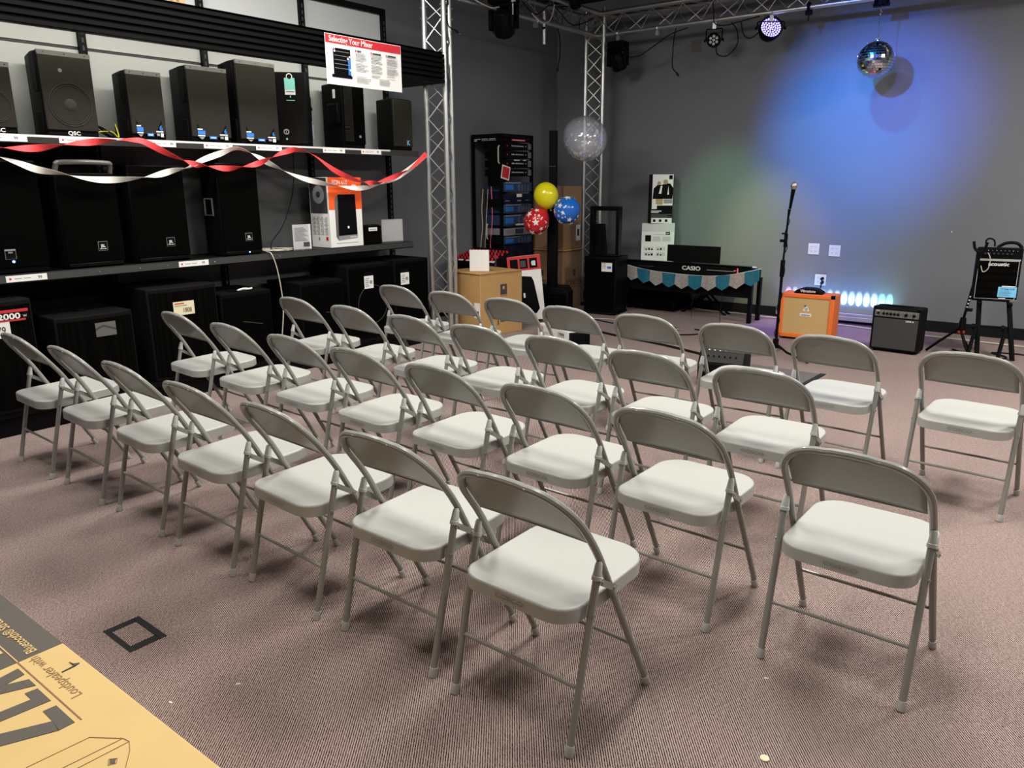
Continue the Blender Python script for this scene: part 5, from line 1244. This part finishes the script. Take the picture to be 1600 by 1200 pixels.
MB().box(-.06, .0, -.02, .02, 0, .03).box(-.10, -.05, .01, .04, 0, .02).build('block', 'blk', t, bevel=.004); MB().cyl((0, 0, .014), (.05, -.01, .014), .012, n=10).build('plug', 'chrome', t)
for i, (x, lab) in enumerate(((-3.36, 'thin black lead hanging from the piano right of its centre'), (-3.70, 'thin black lead hanging from the piano near its centre'))):
    o = MB().tube(smooth_path([(x, KY - .012, .50), (x + .01, KY - .02, .3), (x, KY - .02, .1), (x + .02, KY - .06, .006)]), .0035, 6).build('piano_lead', 'cord'); tag(o, lab, 'cable')

# ------------------------------------------------------------------ floor tape square, litter
t = thing('floor_tape_square', 'open square of black tape stuck to the carpet in front', 'tape', (-2.44, 1.045, 0), math.radians(-1))
def strip(x0, x1, y0, y1): MB().box(x0, x1, y0, y1, 0, .0018).build('tape_strip', 'tape', t)
strip(-.098, .098, .038, .062); strip(-.098, -.070, -.062, .040); strip(.064, .098, -.062, .040); strip(-.072, .066, -.062, -.044)
o = MB().disc((-.535, 1.766, 0), (0, 0, 1), .0125, 18, 0, .004).build('bottle_cap', 'khaki', bevel=.001); tag(o, 'small round cream cap lying on the carpet at the bottom edge', 'cap')
for (x, y, a, lab) in ((-.656, 2.105, .5, 'white paper scrap on the carpet left of the nearest right chair'), (-2.0, .93, .2, 'white paper scrap on the carpet right of the tape square'), (-1.92, 1.10, 1., 'white paper scrap on the carpet farthest right of the tape square')):
    o = MB(); o.T = Matrix.Translation((x, y, .0)) @ Matrix.Rotation(a, 4, 'Z'); o.prism([(-.007, -.002), (.006, -.003), (.008, .001), (-.004, .003)], 0, .002, 'z'); tag(o.build('paper_scrap', 'white'), lab, 'litter', 'paper scraps on the carpet')

# ------------------------------------------------------------------ foreground carton
t = thing('speaker_carton', 'pale tan speaker carton with large black lettering in the near left corner', 'box', (-1.70, .29, 0))
ZT = .5
MB().box(-.85, .75, -.28, .286, 0, ZT).build('carton', 'cardy', t, bevel=.003)
b = MB().box(-.848, -.0, .205, .2845, ZT, ZT + .0008, 0); b.box(-.848, -.0, -.28, .205, ZT, ZT + .0008, 0).build('dark_band', 'cardink', t, smooth=False)
b = MB()
def fit(b, txt, x, y, size, wd, off, m=0, bold=0.):
    vs, _ = text_geo(txt, bold, 'LEFT'); w0 = max(v[0] for v in vs) * size; b.text(txt, x, y, size, 'xy180', off, m, bold, align='LEFT', sx=wd / w0)
fit(b, 'Loudspeaker with', .218, .232, .031, .211, ZT)
b.box(-.0, .294, .194, .1965, ZT, ZT + .0012, 0)
z1 = ZT + .0012
def poly(pts, m): b.prism(pts, ZT, z1, 'z', m)
poly([(.292, .184), (.213, .184), (.211, .161), (.256, .160), (.292, .155)], 1); poly([(.292, .156), (.256, .160), (.196, .047), (.240, .047)], 1); poly([(.274, .047), (.196, .047), (.192, .024), (.272, .024)], 1)
poly([(.189, .184), (.128, .184), (.125, .162), (.155, .162), (.138, .024), (.170, .024)], 1)
poly([(.115, .186), (.082, .186), (.004, .024), (.037, .024)], 1)
b.prism([(.057, .187), (.025, .187), (.052, .024), (.086, .024)], ZT, z1 + .0002, 'z', 1)
b.build('dark_print', ['cardline', 'cardink'], t, smooth=False)
b = MB(); fit(b, 'Bluetooth\u00ae Streaming', -.012, .239, .030, .262, ZT + .0012, 0, .012); b.box(-.6, 0, .194, .1965, ZT + .0008, ZT + .0018, 0)
fit(b, '12BT', -.024, .028 + .157, .215, .42, ZT + .0012, 0, .02)
b.build('band_print', 'cardy', t, smooth=False)
b = MB(); L_ = lambda pts, c=False: b.tube([(x, y, ZT + .0005) for x, y in pts], .0008, 4, 0, c)
L_([(.347, .08), (.356, .182), (.407, .218), (.424, .221), (.448, .210), (.483, .185), (.56, .12)]); L_([(.407, .218), (.398, .119), (.396, .06)]); L_([(.424, .219), (.418, .12), (.415, .06)]); L_([(.44, .177), (.45, .187), (.46, .18), (.454, .169)], True)
b.build('line_drawing', 'cardline', t)
b = MB().prism([(.443, .177), (.450, .184), (.457, .179), (.452, .172)], ZT, ZT + .001, 'z'); b.build('small_logo', 'cardink', t, smooth=False)
b = MB(); b.prism([(.086, .262), (.100, .265), (.107, .274), (.111, .264), (.102, .262)], ZT, ZT + .002, 'z'); b.prism([(.107, .264), (.111, .264), (.112, .237), (.110, .237)], ZT, ZT + .002, 'z'); b.build('tear_mark', 'dgrey', t, smooth=False)

# ------------------------------------------------------------------ balloons
def balloon(name, label, c, r, m, group=None, stars=0, sy=1.06, knot=(0, 0, -1)):
    t = thing(name, label, 'balloon', c, 0, group)
    q = Vector((0, 0, -1)).rotation_difference(Vector(knot).normalized()).to_matrix().to_4x4()
    b = MB(); b.T = q; N = 24
    prof = []
    for k in range(N + 1):
        a = PI * k / N; rr = math.sin(a) * r; z = -math.cos(a) * r * sy
        if z < 0: rr *= 1 - .10 * (z / r) ** 2; z *= 1.06
        prof.append((max(rr, 0) if 0 < k < N else 0, z))
    b.lathe(prof, n=40); b.T = None
    sk = b.build('skin', m, t)
    b = MB(); b.T = q; z0 = -r * sy * 1.06; b.lathe([(.004, z0 + .004), (.006, z0 - .006), (.011, z0 - .02), (.010, z0 - .022), (0, z0 - .012)], n=10); b.build('knot', m, t)
    rnd = random.Random(len(label)); pl = []
    tries = 0; 
    sizes = sorted([rnd.choice((.07, .10, .15, .20, .24, .33)) for _ in range(stars)], reverse=True)
    while len(pl) < stars and tries < 9000:
        tries += 1; z = rnd.uniform(-.92, .95); a = rnd.uniform(0, 2 * PI); s_ = sizes[len(pl)]
        n_ = Vector((math.sqrt(1 - z * z) * math.cos(a), math.sqrt(1 - z * z) * math.sin(a), z))
        if all(n_.angle(o_) > (s_ + s2) * 1.15 for o_, s2 in pl): pl.append((n_, s_))
    if stars:
        sb = MB()
        def surf(d):  # point on the skin in direction d
            d = d.normalized(); rr = r * (1 + (sy - 1) * d.z ** 2)
            if d.z < 0: rr = r * math.sqrt((1 - .10 * d.z ** 2) ** 2 * (1 - d.z ** 2) + (sy * 1.06 * d.z) ** 2)
            return d * (rr + .0015)
        for n_, s_ in pl:
            u = n_.orthogonal().normalized(); v = n_.cross(u); off = rnd.uniform(0, 6)
            u, v = u * math.cos(off) + v * math.sin(off), v * math.cos(off) - u * math.sin(off)
            if s_ <= .06: ring_ = [(s_ * .6, 2 * PI * k / 8) for k in range(8)]
            else: ring_ = [((s_ if k % 2 == 0 else s_ * .42), 2 * PI * k / 10) for k in range(10)]
            vs = [surf(n_)] + [surf(n_ + u * (rr * .5) * math.cos(a) + v * (rr * .5) * math.sin(a)) for rr, a in ring_] + [surf(n_ + u * rr * math.cos(a) + v * rr * math.sin(a)) for rr, a in ring_]
            K = len(ring_); sb.add(vs, [(0, 1 + k, 1 + (k + 1) % K) for k in range(K)] + [(1 + k, 1 + K + k, 1 + K + (k + 1) % K, 1 + (k + 1) % K) for k in range(K)])
        sb.build('star_print', 'star', sk)
    return t, sk
BG = 'latex balloons tied to the column speaker'
balloon('balloon', 'yellow balloon, highest of the three small coloured ones', (-5.06, 7.13, 1.352), .136, 'bally', BG, knot=(.2, .3, -1))
balloon('balloon', 'red balloon with white stars left of the column speaker', (-5.14, 7.06, 1.075), .139, 'ballr', BG, 46, knot=(.6, .3, .8))
balloon('balloon', 'blue balloon with white stars right of the column speaker', (-4.83, 7.20, 1.195), .144, 'ballb', BG, 46, knot=(-.7, .2, -.4))
t, sk = balloon('balloon', 'large clear confetti balloon at the top of the column speaker', (-4.715, 7.36, 1.945), .232, 'clear', BG, knot=(-.8, .1, .55))
cf = MB(); rnd = random.Random(11)
for k in range(85):
    z = rnd.uniform(-.97, .75) if k % 3 else rnd.uniform(-.97, -.6); a = rnd.uniform(0, 2 * PI); n_ = Vector((math.sqrt(1 - z * z) * math.cos(a), math.sqrt(1 - z * z) * math.sin(a), z))
    cf.disc(n_ * .222 * (1 + .04 * z * z), -n_ + Vector((rnd.uniform(-.3, .3), rnd.uniform(-.3, .3), rnd.uniform(-.3, .3))), rnd.choice((.010, .014, .018)), 10, 0, .0008)
o = cf.build('confetti', 'star', sk); o['kind'] = 'stuff'
